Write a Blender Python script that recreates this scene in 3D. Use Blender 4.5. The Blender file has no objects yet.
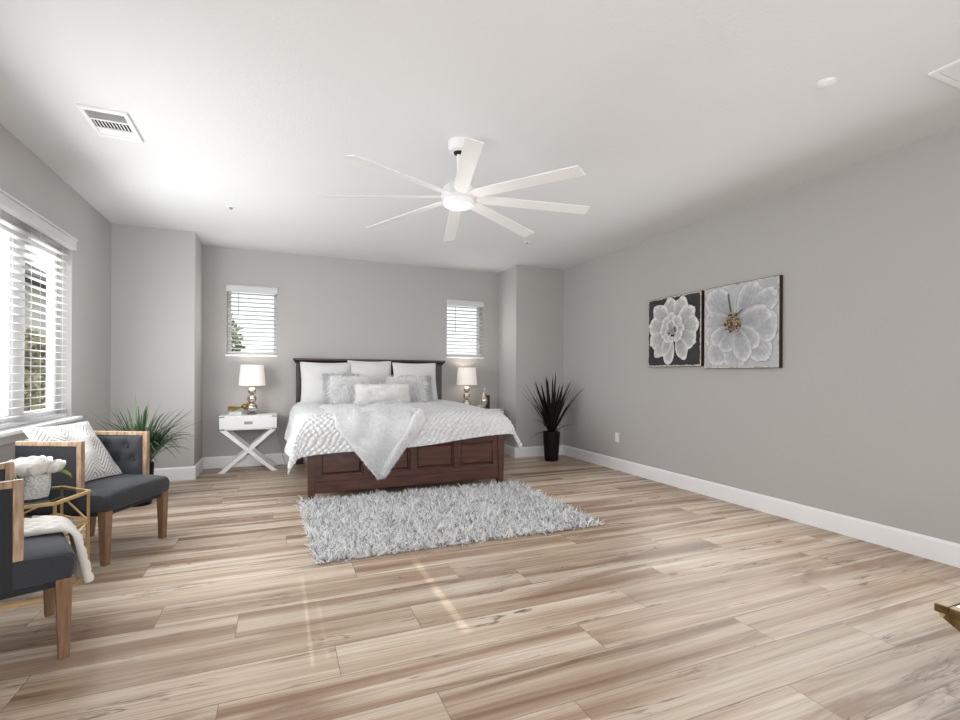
import bpy, bmesh, math, random
import numpy as np
from mathutils import Vector, Matrix, Euler
from math import sin, cos, pi, radians, sqrt, hypot

S = bpy.context.scene
COL = S.collection

# ------------------------------------------------------------------ camera
F_PX, YAW, ROLL, CY, CAM_H = 486.1, .3932, .0056, 374.7, 1.176
cam_data = bpy.data.cameras.new('camera')
cam = bpy.data.objects.new('camera', cam_data); COL.objects.link(cam)
cam_data.sensor_width = 36.0
cam_data.lens = F_PX / 960 * 36.0
cam_data.shift_y = (CY - 360) / 960
cam_data.clip_start = .05
cam.location = (0, 0, CAM_H)
cam.rotation_euler = (Matrix.Rotation(-YAW, 3, 'Z') @ Matrix.Rotation(pi / 2, 3, 'X') @ Matrix.Rotation(ROLL, 3, 'Z')).to_euler()
S.camera = cam

# ------------------------------------------------------------------ world, sun, daylight, exposure
world = bpy.data.worlds.new('world'); S.world = world; world.use_nodes = True
bgn = world.node_tree.nodes['Background']
bgn.inputs[0].default_value = (.93, .97, 1.0, 1); bgn.inputs[1].default_value = 1.3

def area(name, loc, rot, sx, sy, power, color=(1, 1, 1), spread=pi):
    d = bpy.data.lights.new(name, 'AREA'); d.shape = 'RECTANGLE'; d.size = sx; d.size_y = sy
    d.energy = power; d.color = color; d.spread = spread
    o = bpy.data.objects.new(name, d); COL.objects.link(o); o.location = loc; o.rotation_euler = rot
    return o
sun_d = bpy.data.lights.new('sun', 'SUN'); sun_d.energy = 3.2; sun_d.angle = radians(.22); sun_d.color = (1, .99, .97)
sun = bpy.data.objects.new('sun', sun_d); COL.objects.link(sun)
SUN_TAN = .45
sun.rotation_euler = Vector((0, 1, -SUN_TAN)).to_track_quat('-Z', 'Y').to_euler()
# daylight of the big left window and the two small windows, plus added fills
area('daylight_left', (-1.50, 3.9, 1.4), (0, -pi / 2 + .12, 0), 1.3, 2.4, 44, (.97, .985, 1))
area('pier_fill', (-1.22, 4.5, 1.45), (pi / 2, 0, -.62), .5, 1.3, 7.5, (.98, .99, 1))  # extra panel of window light added to brighten the left pier
area('ground_bounce_left', (-2.35, 3.9, .55), (0, -pi / 2 - .62, 0), 1.5, 3.4, 86, (.97, .99, 1))
area('sky_left', (-2.5, 3.9, 2.7), (0, -pi / 2 + .7, 0), 1.2, 3.4, 120, (.96, .98, 1))
area('daylight_back_a', (-.31, 6.72, 1.85), (-pi / 2, 0, 0), .5, .8, 3, (1, 1, 1))
area('daylight_back_b', (2.58, 6.72, 1.85), (-pi / 2, 0, 0), .5, .8, 3, (1, 1, 1))
area('left_wall_fill', (3.75, 2.6, 1.15), (0, pi / 2 - .12, 0), 1.2, 3.6, 26, (.98, .99, 1))  # unseen panel added at the right to brighten the left wall
area('rear_fill', (.5, -1.2, 1.55), (pi / 2, 0, 0), 4.2, 2.2, 82, (.97, .985, 1))  # unseen fill panel added behind the camera, no window stands there

S.view_settings.view_transform = 'Standard'
S.view_settings.look = 'None'
S.view_settings.exposure = 0.27
S.view_settings.gamma = 1.0
S.view_settings.use_curve_mapping = False
S.cycles.use_denoising = True
S.cycles.max_bounces = 8
S.cycles.diffuse_bounces = 5
S.cycles.transparent_max_bounces = 12
S.cycles.caustics_reflective = False
S.cycles.caustics_refractive = False

# ------------------------------------------------------------------ materials
def lin(r, g, b):
    f = lambda c: (c / 255 / 12.92) if c / 255 <= .04045 else ((c / 255 + .055) / 1.055) ** 2.4
    return (f(r), f(g), f(b), 1)

class NT:
    def __init__(s, m):
        s.t = m.node_tree; s.n = s.t.nodes; s.b = s.n['Principled BSDF']
    def node(s, typ, **kw):
        n = s.n.new(typ)
        for k, v in kw.items():
            if k.startswith('i_'):
                n.inputs[k[2:].replace('_', ' ')].default_value = v
            else:
                setattr(n, k, v)
        return n
    def link(s, a, b): s.t.links.new(a, b)
    def math(s, op, a, b=None, c=None):
        n = s.n.new('ShaderNodeMath'); n.operation = op
        for i, v in enumerate((a, b, c)):
            if v is None: continue
            if isinstance(v, (int, float)): n.inputs[i].default_value = v
            else: s.link(v, n.inputs[i])
        return n.outputs[0]
    def ramp(s, fac, stops):
        n = s.n.new('ShaderNodeValToRGB'); e = n.color_ramp.elements
        while len(e) < len(stops): e.new(.5)
        for el, (p, c) in zip(e, stops): el.position = p; el.color = c
        if fac is not None: s.link(fac, n.inputs[0])
        return n.outputs[0]
    def mixc(s, fac, a, b, mode='MIX'):
        n = s.n.new('ShaderNodeMix'); n.data_type = 'RGBA'; n.blend_type = mode
        for sock, v in ((n.inputs['Factor'], fac), (n.inputs['A'], a), (n.inputs['B'], b)):
            pass
        def put(sock, v):
            if isinstance(v, (int, float, tuple)): sock.default_value = v
            else: s.link(v, sock)
        put(n.inputs[0], fac); put(n.inputs[6], a); put(n.inputs[7], b)
        return n.outputs[2]

MATS = {}
def mat(name, rgb, rough=.6, metal=0., spec=.5, noise=0., nscale=30, bump=0., bscale=80, stretch=(1, 1, 1), sheen=0., coat=0.,
        island=None, dark=None, trans=0.):
    """procedural material; `noise` mixes towards `dark`, `island` varies colour from one strand or leaf to the next"""
    m = bpy.data.materials.new(name); m.use_nodes = True; t = NT(m); b = t.b
    base = lin(*rgb)
    b.inputs['Base Color'].default_value = base
    b.inputs['Roughness'].default_value = rough; b.inputs['Metallic'].default_value = metal
    b.inputs['Specular IOR Level'].default_value = spec
    if sheen: b.inputs['Sheen Weight'].default_value = sheen
    if coat: b.inputs['Coat Weight'].default_value = coat
    tc = t.node('ShaderNodeTexCoord'); mp = t.node('ShaderNodeMapping'); mp.inputs['Scale'].default_value = stretch
    t.link(tc.outputs['Object'], mp.inputs[0])
    if noise:
        n = t.node('ShaderNodeTexNoise', i_Scale=nscale, i_Detail=6.0)
        t.link(mp.outputs[0], n.inputs['Vector'])
        d = lin(*(dark or tuple(int(c * .75) for c in rgb)))
        f = t.ramp(n.outputs[0], [(.5 - .35 * (1 - noise) - .12, (0, 0, 0, 1)), (.62, (1, 1, 1, 1))])
        t.link(t.mixc(f, d, base), b.inputs['Base Color'])
    if island:
        g = t.node('ShaderNodeNewGeometry')
        c = t.ramp(g.outputs['Random Per Island'], [(i / (len(island) - 1), lin(*c)) for i, c in enumerate(island)])
        t.link(c, b.inputs['Base Color'])
    if bump:
        n = t.node('ShaderNodeTexNoise', i_Scale=bscale, i_Detail=4.0)
        t.link(mp.outputs[0], n.inputs['Vector'])
        bp = t.node('ShaderNodeBump', i_Strength=bump, i_Distance=.005)
        t.link(n.outputs[0], bp.inputs['Height']); t.link(bp.outputs[0], b.inputs['Normal'])
    if trans:
        tb = t.node('ShaderNodeBsdfTranslucent'); mx = t.node('ShaderNodeMixShader'); mx.inputs[0].default_value = trans; out = t.n['Material Output']
        src = b.inputs['Base Color'].links
        if src: t.link(src[0].from_socket, tb.inputs[0])
        else: tb.inputs[0].default_value = base
        t.link(b.outputs[0], mx.inputs[1]); t.link(tb.outputs[0], mx.inputs[2]); t.link(mx.outputs[0], out.inputs[0])
    MATS[name] = m
    return m

M_wall = mat('greige_wall_paint', (182, 180, 178), .85, bump=.12, bscale=140, spec=.2)
M_ceil = mat('ceiling_paint', (228, 229, 230), .9, bump=.35, bscale=60, spec=.15)
M_trim = mat('white_trim_paint', (240, 240, 241), .45)
M_white = mat('white_lacquer', (236, 236, 236), .4)
M_vinyl = mat('white_vinyl', (235, 235, 235), .5)
M_fan = mat('white_fan_metal', (240, 240, 240), .45)
M_slat = mat('white_blind_slat', (240, 240, 240), .55, trans=.3)
M_dark = mat('black_gap', (24, 24, 25), .8)
M_chrome = mat('brushed_nickel', (150, 150, 152), .28, metal=1.)
M_merc = mat('mercury_glass', (222, 216, 206), .12, metal=.9, noise=.5, nscale=45, dark=(150, 142, 132))
M_gold = mat('brushed_gold_metal', (222, 190, 138), .38, metal=.75)
M_bronze = mat('antique_gold_metal', (128, 106, 66), .36, metal=.85, noise=.5, nscale=25, dark=(66, 52, 32))
M_darkgold = mat('dark_antique_gold', (168, 138, 78), .35, metal=.9, noise=.6, nscale=60, dark=(60, 46, 24))
M_cherry = mat('cherry_wood', (84, 46, 34), .34, noise=.7, nscale=5, stretch=(1, 6, 6), dark=(52, 27, 21), coat=.3)
M_espresso = mat('espresso_wood', (50, 30, 26), .38, noise=.6, nscale=5, stretch=(1, 6, 6), dark=(34, 20, 18), coat=.15)
M_oak = mat('weathered_oak', (178, 151, 125), .55, noise=.75, nscale=9, stretch=(6, 6, 1), dark=(116, 90, 68))
M_leg = mat('brown_oak_leg', (132, 102, 78), .5, noise=.7, nscale=9, stretch=(6, 6, .8), dark=(106, 74, 52))
M_char = mat('charcoal_linen', (47, 49, 55), .8, noise=.5, nscale=160, dark=(34, 36, 41), bump=.3, bscale=500, sheen=.1)
M_charshade = mat('charcoal_linen_shaded', (38, 39, 43), .85, noise=.5, nscale=160, dark=(28, 29, 32), bump=.3, bscale=500)  # darker copy of the charcoal linen, shade put into its colour
M_linen = mat('white_cotton', (217, 216, 216), .85, bump=.25, bscale=260, sheen=.1)
M_comf = mat('white_quilted_cotton', (214, 214, 215), .85, bump=.25, bscale=220, sheen=.1)
M_greyp = mat('grey_plush', (206, 206, 208), .9, island=[(176, 176, 178), (212, 212, 214), (230, 230, 232)], trans=.3)
M_greypb = mat('grey_plush_backing', (200, 200, 202), .95)
M_fur = mat('white_shaggy_fur', (232, 231, 229), .9, island=[(226, 226, 226), (250, 250, 250), (254, 254, 254), (255, 255, 255)], trans=.5)
M_furb = mat('white_fur_backing', (248, 248, 247), .95)
M_throw = mat('white_faux_fur', (232, 232, 233), .9, island=[(225, 225, 227), (246, 246, 247), (253, 253, 253)], trans=.45)
M_rugy = mat('rug_yarn', (200, 200, 200), .95, island=[(128, 128, 131), (208, 208, 209), (238, 238, 238), (251, 251, 251), (255, 255, 255)], trans=.45)  # darkest yarns put the shade between the tufts into the colour
M_rugb = mat('rug_backing', (120, 119, 118), .95)
M_knit = mat('white_knit_wool', (226, 222, 217), .95, bump=.6, bscale=160)
M_pot = mat('black_pot', (11, 11, 12), .55, spec=.25)
M_soil = mat('potting_soil', (38, 30, 24), .95, bump=.8, bscale=60)
M_leafd = mat('dark_leaf', (20, 23, 19), .55, spec=.3, island=[(11, 13, 11), (19, 22, 18), (28, 33, 25)])
M_leafg = mat('green_leaf', (44, 70, 40), .45, island=[(22, 34, 22), (38, 62, 36), (62, 92, 54), (88, 112, 78)])
M_tree = mat('tree_leaf', (86, 104, 66), .6, island=[(62, 76, 48), (92, 108, 66), (120, 130, 86), (140, 144, 104)])
M_olive = mat('hedge_leaf', (120, 122, 84), .6, island=[(112, 112, 84), (140, 138, 104), (160, 154, 124), (128, 120, 104)], trans=.2)
M_bark = mat('bark', (84, 70, 58), .9, bump=.6, bscale=30)
M_petal = mat('rose_petal', (226, 225, 220), .7)
M_rleaf = mat('rose_leaf', (140, 146, 70), .55, noise=.5, nscale=30, dark=(92, 104, 44))
M_stem = mat('rose_stem', (60, 74, 40), .6)
M_stucco = mat('stucco', (205, 200, 194), .9, bump=.5, bscale=25)
M_brick = mat('terracotta_stucco', (214, 186, 168), .9, bump=.5, bscale=25)
M_roof = mat('roof_tile', (96, 90, 88), .9, noise=.5, nscale=8)
M_ground = mat('dry_lawn', (140, 136, 112), .95, noise=.6, nscale=3, dark=(112, 110, 84))
M_blackrub = mat('black_cord', (32, 32, 34), .6)
M_greycord = mat('grey_cord', (150, 150, 152), .6)
M_cream = mat('distressed_cream_edge', (212, 206, 196), .8, noise=.7, nscale=22, dark=(150, 138, 124))
M_frame = mat('dark_brown_frame', (52, 42, 34), .6, noise=.5, nscale=30, dark=(34, 27, 22))
M_charpaint = mat('charcoal_canvas', (56, 56, 58), .8, noise=.7, nscale=5, dark=(38, 38, 40))
M_greypaint = mat('pale_grey_canvas', (190, 192, 196), .8, noise=.6, nscale=7, dark=(170, 173, 179))
M_box = mat('clear_acrylic', (206, 210, 206), .08, spec=.6)
M_whitecer = mat('white_ceramic', (232, 231, 228), .35)

def glass(name, tint, gloss):
    m = bpy.data.materials.new(name); m.use_nodes = True; t = NT(m)
    out = t.n['Material Output']; t.n.remove(t.b); t.b = None
    tr = t.node('ShaderNodeBsdfTransparent'); tr.inputs[0].default_value = tint
    gl = t.node('ShaderNodeBsdfGlossy'); gl.inputs['Roughness'].default_value = .02
    fr = t.node('ShaderNodeLayerWeight'); fr.inputs[0].default_value = gloss
    mx = t.node('ShaderNodeMixShader')
    ge = t.node('ShaderNodeNewGeometry'); t.link(t.math('MULTIPLY', fr.outputs['Fresnel'], t.math('SUBTRACT', 1., ge.outputs['Backfacing'])), mx.inputs[0]); t.link(tr.outputs[0], mx.inputs[1]); t.link(gl.outputs[0], mx.inputs[2])
    t.link(mx.outputs[0], out.inputs[0])
    return m
M_glass = glass('window_glass', (.96, .97, .97, 1), .12)
M_smoke = glass('smoked_glass', (.62, .65, .68, 1), .45)

def emit(name, rgb, strength):
    m = bpy.data.materials.new(name); m.use_nodes = True; b = m.node_tree.nodes['Principled BSDF']
    b.inputs['Base Color'].default_value = lin(*rgb); b.inputs['Roughness'].default_value = .8
    b.inputs['Emission Color'].default_value = lin(*rgb); b.inputs['Emission Strength'].default_value = strength
    return m
M_shade = emit('lit_lamp_shade', (240, 234, 228), .22)
M_led = emit('lit_fan_diffuser', (255, 252, 248), 1.3)

# vase texture: small woven bumps
def bump_pattern(name, rgb, scale, strength, rough=.5):
    m = mat(name, rgb, rough); t = NT(m)
    v = t.node('ShaderNodeTexVoronoi'); v.inputs['Scale'].default_value = scale
    tc = t.node('ShaderNodeTexCoord'); t.link(tc.outputs['Object'], v.inputs['Vector'])
    c = t.ramp(v.outputs['Distance'], [(0, lin(*rgb)), (.8, lin(*[int(x * .72) for x in rgb]))])
    t.link(c, t.b.inputs['Base Color'])
    bp = t.node('ShaderNodeBump', i_Strength=strength, i_Distance=.004); bp.invert = True
    t.link(v.outputs['Distance'], bp.inputs['Height']); t.link(bp.outputs[0], t.b.inputs['Normal'])
    return m
M_vase = bump_pattern('textured_silver_white_ceramic', (244, 244, 242), 120, .8)

# chevron cushion cloth: woven zigzag lines on white (object x across, z up)
def chevron():
    m = mat('chevron_cotton', (226, 224, 221), .9); t = NT(m)
    tc = t.node('ShaderNodeTexCoord'); sp = t.node('ShaderNodeSeparateXYZ'); t.link(tc.outputs['Object'], sp.inputs[0])
    u = t.math('PINGPONG', t.math('MULTIPLY', sp.outputs[0], 1.0), .075)
    n = t.node('ShaderNodeTexNoise', i_Scale=9.0); t.link(tc.outputs['Object'], n.inputs['Vector'])
    w = t.math('FRACT', t.math('MULTIPLY', t.math('ADD', t.math('ADD', sp.outputs[2], u), t.math('MULTIPLY', n.outputs[0], .012)), 36))
    line = t.math('GREATER_THAN', w, .62)
    pn = t.node('ShaderNodeTexNoise', i_Scale=5.0); t.link(tc.outputs['Object'], pn.inputs['Vector'])
    fade = t.math('MULTIPLY', line, t.ramp(pn.outputs[0], [(.36, (.15,) * 3 + (1,)), (.52, (.9,) * 3 + (1,))]))
    t.link(t.mixc(fade, lin(226, 224, 221), lin(128, 122, 120)), t.b.inputs['Base Color'])
    return m
M_chev = chevron()

# painted petals: pigment stored per vertex (white rims, greyer hearts), streaked along the brush
def paint_mat():
    m = mat('petal_paint', (220, 220, 220), .75); t = NT(m)
    a = t.node('ShaderNodeAttribute', attribute_name='paint')
    n = t.node('ShaderNodeTexNoise', i_Scale=26.0, i_Detail=5.0); tc = t.node('ShaderNodeTexCoord'); t.link(tc.outputs['Object'], n.inputs['Vector'])
    k = t.ramp(n.outputs[0], [(.3, (.78,) * 3 + (1,)), (.65, (1, 1, 1, 1))])
    t.link(t.mixc(1.0, a.outputs['Color'], k, 'MULTIPLY'), t.b.inputs['Base Color'])
    return m
M_paint = paint_mat()

# wide-plank oak floor, boards along X, seams every 0.23 m
def floor_mat():
    m = mat('plank_floor', (200, 178, 160), .42); t = NT(m)
    tc = t.node('ShaderNodeTexCoord'); sp = t.node('ShaderNodeSeparateXYZ'); t.link(tc.outputs['Object'], sp.inputs[0])
    x, y = sp.outputs[0], sp.outputs[1]
    yy = t.math('DIVIDE', t.math('SUBTRACT', y, .11), .23)
    row = t.math('FLOOR', yy); fy = t.math('FRACT', yy)
    wn = t.node('ShaderNodeTexWhiteNoise', noise_dimensions='1D'); t.link(row, wn.inputs['W'])
    off = t.math('MULTIPLY', wn.outputs['Value'], 1.5)
    for k, e in ((3, .80), (4, .30), (5, .995), (6, .55), (7, 1.31), (8, .232), (9, .62), (10, 1.328), (11, .975), (12, .428)):   # where the boards of the near rows end
        off = t.math('ADD', off, t.math('MULTIPLY', t.math('COMPARE', row, k, .1), t.math('SUBTRACT', 1.5 - e, off)))
    xx = t.math('DIVIDE', t.math('ADD', x, t.math('ADD', off, 45.)), 1.5)
    col = t.math('FLOOR', xx); fx = t.math('FRACT', xx)
    cv = t.node('ShaderNodeCombineXYZ'); t.link(row, cv.inputs[0]); t.link(col, cv.inputs[1])
    w2 = t.node('ShaderNodeTexWhiteNoise', noise_dimensions='3D'); t.link(cv.outputs[0], w2.inputs['Vector'])
    rs = t.node('ShaderNodeSeparateColor'); t.link(w2.outputs['Color'], rs.inputs[0])
    r, g, b = rs.outputs
    def grain(sx, sy, k):
        """a sheet of noise of its own on every board, stretched along it"""
        gv = t.node('ShaderNodeCombineXYZ')
        t.link(t.math('ADD', t.math('MULTIPLY', x, sx), t.math('MULTIPLY', r, 37. + k)), gv.inputs[0])
        t.link(t.math('ADD', t.math('MULTIPLY', y, sy), t.math('MULTIPLY', g, 53. + k)), gv.inputs[1])
        t.link(t.math('MULTIPLY_ADD', b, 11., k), gv.inputs[2]); return gv.outputs[0]
    def noise(vec, scale, detail, rough, dist):
        n = t.node('ShaderNodeTexNoise', i_Scale=scale, i_Detail=detail, i_Roughness=rough, i_Distortion=dist); t.link(vec, n.inputs['Vector']); return n.outputs[0]
    clamp = lambda v, hi: t.math('MINIMUM', t.math('MAXIMUM', v, 0.), hi)
    # broad bands along the board
    n1 = noise(grain(.22, 6.5, 0), 1.5, 3., .5, .5)
    base = t.ramp(n1, [(.25, lin(140, 114, 91)), (.40, lin(172, 149, 128)), (.52, lin(197, 179, 159)), (.66, lin(216, 203, 187)), (.8, lin(188, 168, 148))])
    # fibres
    n2 = noise(grain(.7, 42., 3), 2.2, 4., .7, .4)
    base = t.mixc(.7, base, t.ramp(n2, [(.34, (.58, .54, .50, 1)), (.54, (1.0, 1.0, 1.0, 1))]), 'MULTIPLY')
    # brown heartwood in the middle of some boards
    n3 = noise(grain(.30, 4.2, 7), 1.3, 6., .6, 1.2)
    st = clamp(t.math('MULTIPLY', t.math('SUBTRACT', n3, t.math('MULTIPLY_ADD', g, -.12, .60)), 7.), .7)
    base = t.mixc(st, base, lin(124, 92, 68))
    # long dark checks: thin ridges of a stretched noise, only here and there
    n4 = noise(grain(.55, 7., 13), 1.2, 5., .6, 1.6)
    ridge = clamp(t.math('SUBTRACT', 1., t.math('MULTIPLY', t.math('ABSOLUTE', t.math('SUBTRACT', n4, .5)), 52.)), 1.)
    n5 = noise(grain(1.1, 5., 19), 1.4, 3., .5, .3)
    chk = t.math('MULTIPLY', ridge, clamp(t.math('MULTIPLY', t.math('SUBTRACT', n5, .51), 9.), .85))
    base = t.mixc(chk, base, lin(80, 57, 44))
    # knots
    vo = t.node('ShaderNodeTexVoronoi'); vo.inputs['Scale'].default_value = 1.; t.link(grain(1.5, 3.6, 23), vo.inputs['Vector'])
    vs_ = t.node('ShaderNodeSeparateColor'); t.link(vo.outputs['Color'], vs_.inputs[0])
    kn = t.math('MULTIPLY', clamp(t.math('MULTIPLY', t.math('SUBTRACT', .075, vo.outputs['Distance']), 26.), .85), t.math('GREATER_THAN', vs_.outputs[0], .62))
    base = t.mixc(kn, base, lin(96, 70, 54))
    halo = t.math('MULTIPLY', clamp(t.math('MULTIPLY', t.math('SUBTRACT', .30, vo.outputs['Distance']), 2.4), .45), t.math('GREATER_THAN', vs_.outputs[0], .62))
    base = t.mixc(halo, base, lin(150, 120, 98))
    # board-to-board tone
    tone = t.ramp(b, [(0, (.84, .815, .79, 1)), (.5, (.95, .94, .93, 1)), (1, (1.05, 1.05, 1.05, 1))])
    base = t.mixc(1., base, tone, 'MULTIPLY')
    ey = t.math('MINIMUM', fy, t.math('SUBTRACT', 1., fy)); ex = t.math('MINIMUM', fx, t.math('SUBTRACT', 1., fx))
    seam = t.math('MAXIMUM', t.math('LESS_THAN', ey, .010), t.math('LESS_THAN', ex, .0012))
    base = t.mixc(t.math('MULTIPLY', seam, .6), base, lin(96, 78, 66))
    t.link(base, t.b.inputs['Base Color'])
    t.link(t.math('MULTIPLY_ADD', n2, .2, .30), t.b.inputs['Roughness'])
    bp = t.node('ShaderNodeBump', i_Strength=.25, i_Distance=.002)
    t.link(t.math('SUBTRACT', t.math('MULTIPLY', n2, .4), seam), bp.inputs['Height']); t.link(bp.outputs[0], t.b.inputs['Normal'])
    return m
M_floor = floor_mat()

# ------------------------------------------------------------------ mesh helpers
class MB:
    """collects boxes, tubes, lathes and sheets, then links them as ONE mesh object"""
    def __init__(s): s.v = []; s.f = []
    def add(s, vs, fs, M=None):
        o = len(s.v)
        s.v += [tuple(M @ Vector(p)) if M is not None else tuple(p) for p in vs]
        s.f += [tuple(i + o for i in f) for f in fs]; return s
    def box(s, x0, x1, y0, y1, z0, z1, M=None):
        vs = [(x, y, z) for z in (z0, z1) for y in (y0, y1) for x in (x0, x1)]
        return s.add(vs, [(0, 2, 3, 1), (4, 5, 7, 6), (0, 1, 5, 4), (2, 6, 7, 3), (0, 4, 6, 2), (1, 3, 7, 5)], M)
    def hexa(s, bottom, top, M=None):
        """eight corners: bottom loop of four, top loop of four (both counter-clockwise from above)"""
        return s.add(list(bottom) + list(top), [(3, 2, 1, 0), (4, 5, 6, 7)] + [(i, (i + 1) % 4, 4 + (i + 1) % 4, 4 + i) for i in range(4)], M)
    def beam(s, p, q, w, d, up=(0, 0, 1)):
        """rectangular bar from p to q: w across, d along `up`"""
        p, q = Vector(p), Vector(q); t = (q - p).normalized(); u = Vector(up); u = (u - t * u.dot(t)).normalized(); n = t.cross(u)
        c = [(-w / 2, -d / 2), (w / 2, -d / 2), (w / 2, d / 2), (-w / 2, d / 2)]
        a = [p + n * i + u * j for i, j in c]; b = [q + n * i + u * j for i, j in c]
        return s.add(a + b, [(0, 1, 2, 3), (7, 6, 5, 4)] + [(4 + i, 4 + (i + 1) % 4, (i + 1) % 4, i) for i in range(4)])
    def lathe(s, prof, n=24, M=None):
        """prof: list of (r, z) from bottom to top"""
        vs, fs = [], []
        for r, z in prof:
            for k in range(n): a = 2 * pi * k / n; vs.append((r * cos(a), r * sin(a), z))
        for i in range(len(prof) - 1):
            for k in range(n):
                k2 = (k + 1) % n; fs.append((i * n + k, i * n + k2, (i + 1) * n + k2, (i + 1) * n + k))
        fs.append(tuple(reversed(range(n)))); fs.append(tuple((len(prof) - 1) * n + k for k in range(n)))
        return s.add(vs, fs, M)
    def tube(s, pts, r, n=8):
        pts = [Vector(p) for p in pts]; rs = r if isinstance(r, (list, tuple)) else [r] * len(pts)
        vs, fs = [], []; ref = Vector((0, 0, 1))
        for i, p in enumerate(pts):
            t = (pts[min(i + 1, len(pts) - 1)] - pts[max(i - 1, 0)]).normalized()
            if abs(t.dot(ref)) > .95: ref = Vector((1, 0, 0)) if abs(t.x) < .9 else Vector((0, 1, 0))
            u = t.cross(ref).normalized(); w = t.cross(u)
            vs += [p + (u * cos(2 * pi * k / n) + w * sin(2 * pi * k / n)) * rs[i] for k in range(n)]
        for i in range(len(pts) - 1):
            for k in range(n):
                k2 = (k + 1) % n; fs.append((i * n + k, (i + 1) * n + k, (i + 1) * n + k2, i * n + k2))
        fs.append(tuple(range(n))); fs.append(tuple(reversed([(len(pts) - 1) * n + k for k in range(n)])))
        return s.add(vs, fs)
    def sheet(s, fn, nu, nv):
        vs = [fn(i / nu, j / nv) for j in range(nv + 1) for i in range(nu + 1)]
        fs = [(j * (nu + 1) + i, j * (nu + 1) + i + 1, (j + 1) * (nu + 1) + i + 1, (j + 1) * (nu + 1) + i) for j in range(nv) for i in range(nu)]
        return s.add(vs, fs)
    def ball(s, c, rx, ry, rz, n=16, m=10):
        prof = [(max(1e-4, sin(pi * i / m)), -cos(pi * i / m)) for i in range(m + 1)]
        return s.lathe(prof, n, Matrix.Translation(c) @ Matrix.Diagonal((rx, ry, rz, 1)))
    def build(s, name, m, parent=None, smooth=False, bevel=0., loc=None, rot=None, seg=2):
        me = bpy.data.meshes.new(name); me.from_pydata([tuple(p) for p in s.v], [], s.f); me.materials.append(m)
        bm = bmesh.new(); bm.from_mesh(me); bmesh.ops.recalc_face_normals(bm, faces=bm.faces); bm.to_mesh(me); bm.free()
        me.update()
        return link(name, me, parent, smooth, bevel, loc, rot, seg)

def link(name, me, parent=None, smooth=False, bevel=0., loc=None, rot=None, seg=2):
    o = bpy.data.objects.new(name, me); COL.objects.link(o)
    if smooth:
        me.polygons.foreach_set('use_smooth', [True] * len(me.polygons))
        if smooth == 'auto':
            me.set_sharp_from_angle(angle=radians(38))
    if bevel:
        b = o.modifiers.new('bevel', 'BEVEL'); b.width = bevel; b.segments = seg; b.limit_method = 'ANGLE'; b.angle_limit = radians(40)
        me.polygons.foreach_set('use_smooth', [True] * len(me.polygons)); me.set_sharp_from_angle(angle=radians(30))
    if parent: o.parent = parent
    if loc is not None: o.location = loc
    if rot is not None: o.rotation_euler = rot
    return o

def np_mesh(name, V, Fc, m, parent=None, smooth=True):
    """arrays straight into one mesh; all faces the same size"""
    V = np.asarray(V, dtype=np.float32); Fc = np.asarray(Fc, dtype=np.int32); k = Fc.shape[1]
    me = bpy.data.meshes.new(name)
    me.vertices.add(len(V)); me.vertices.foreach_set('co', V.ravel())
    me.loops.add(Fc.size); me.loops.foreach_set('vertex_index', Fc.ravel())
    me.polygons.add(len(Fc)); me.polygons.foreach_set('loop_start', np.arange(0, Fc.size, k, dtype=np.int32))
    me.update(calc_edges=True); me.validate(); me.materials.append(m)
    return link(name, me, parent, smooth)

def grid_faces(nu, nv):
    i, j = np.meshgrid(np.arange(nu), np.arange(nv)); a = (j * (nu + 1) + i).ravel()
    return np.stack([a, a + 1, a + nu + 2, a + nu + 1], 1)

def fur(name, P, N, L, W, m, parent, rng, droop=(0, 0, -1), bend=.5, spread=.6, segs=3):
    """ribbon strands rooted at P along N, tapering and bending towards `droop`"""
    n = len(P); L = L * rng.uniform(.65, 1.25, (n, 1))
    R = rng.normal(size=(n, 3)); D = N + spread * R * .6; D /= np.linalg.norm(D, axis=1, keepdims=True)
    side = np.cross(D, rng.normal(size=(n, 3))); side /= np.linalg.norm(side, axis=1, keepdims=True)
    dr = np.asarray(droop, float) + .5 * rng.normal(size=(n, 3))
    vs = []
    for k in range(segs + 1):
        t = k / segs; c = P + L * (D * t + dr * bend * t * t); w = W * (1 - .75 * t)
        vs += [c - side * w / 2, c + side * w / 2]
    V = np.stack(vs, 1).reshape(-1, 3); per = 2 * (segs + 1); b = (np.arange(n) * per)[:, None]
    Fc = np.concatenate([b + np.array([[2 * k, 2 * k + 1, 2 * k + 3, 2 * k + 2]]) for k in range(segs)], 0)
    return np_mesh(name, V, Fc, m, parent)

def empty(name, loc=(0, 0, 0), rz=0.):
    o = bpy.data.objects.new(name, None); COL.objects.link(o); o.location = loc; o.rotation_euler = (0, 0, rz); o.empty_display_size = .1
    return o
def tag(o, label, cat, group=None, kind=None):
    o['label'] = label; o['category'] = cat
    if group: o['group'] = group
    if kind: o['kind'] = kind
    return o
def struct(o): o['kind'] = 'structure'; return o
def dup(o, parent=None):
    c = o.copy(); COL.objects.link(c); c.parent = parent
    for ch in list(o.children): dup(ch, c)
    return c

# ------------------------------------------------------------------ the room
H = 2.74; XL, XR = -1.623, 3.903; PL, PR = -.858, 3.119; YP, YB = 6.185, 6.81; YN = -1.7
struct(MB().box(XL - .2, XR + .2, YN - .2, YB + .25, -.08, 0).build('floor', M_floor))
struct(MB().box(XL - .2, XR + .2, YN - .2, YB + .25, H, H + .1).build('ceiling', M_ceil))
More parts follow.
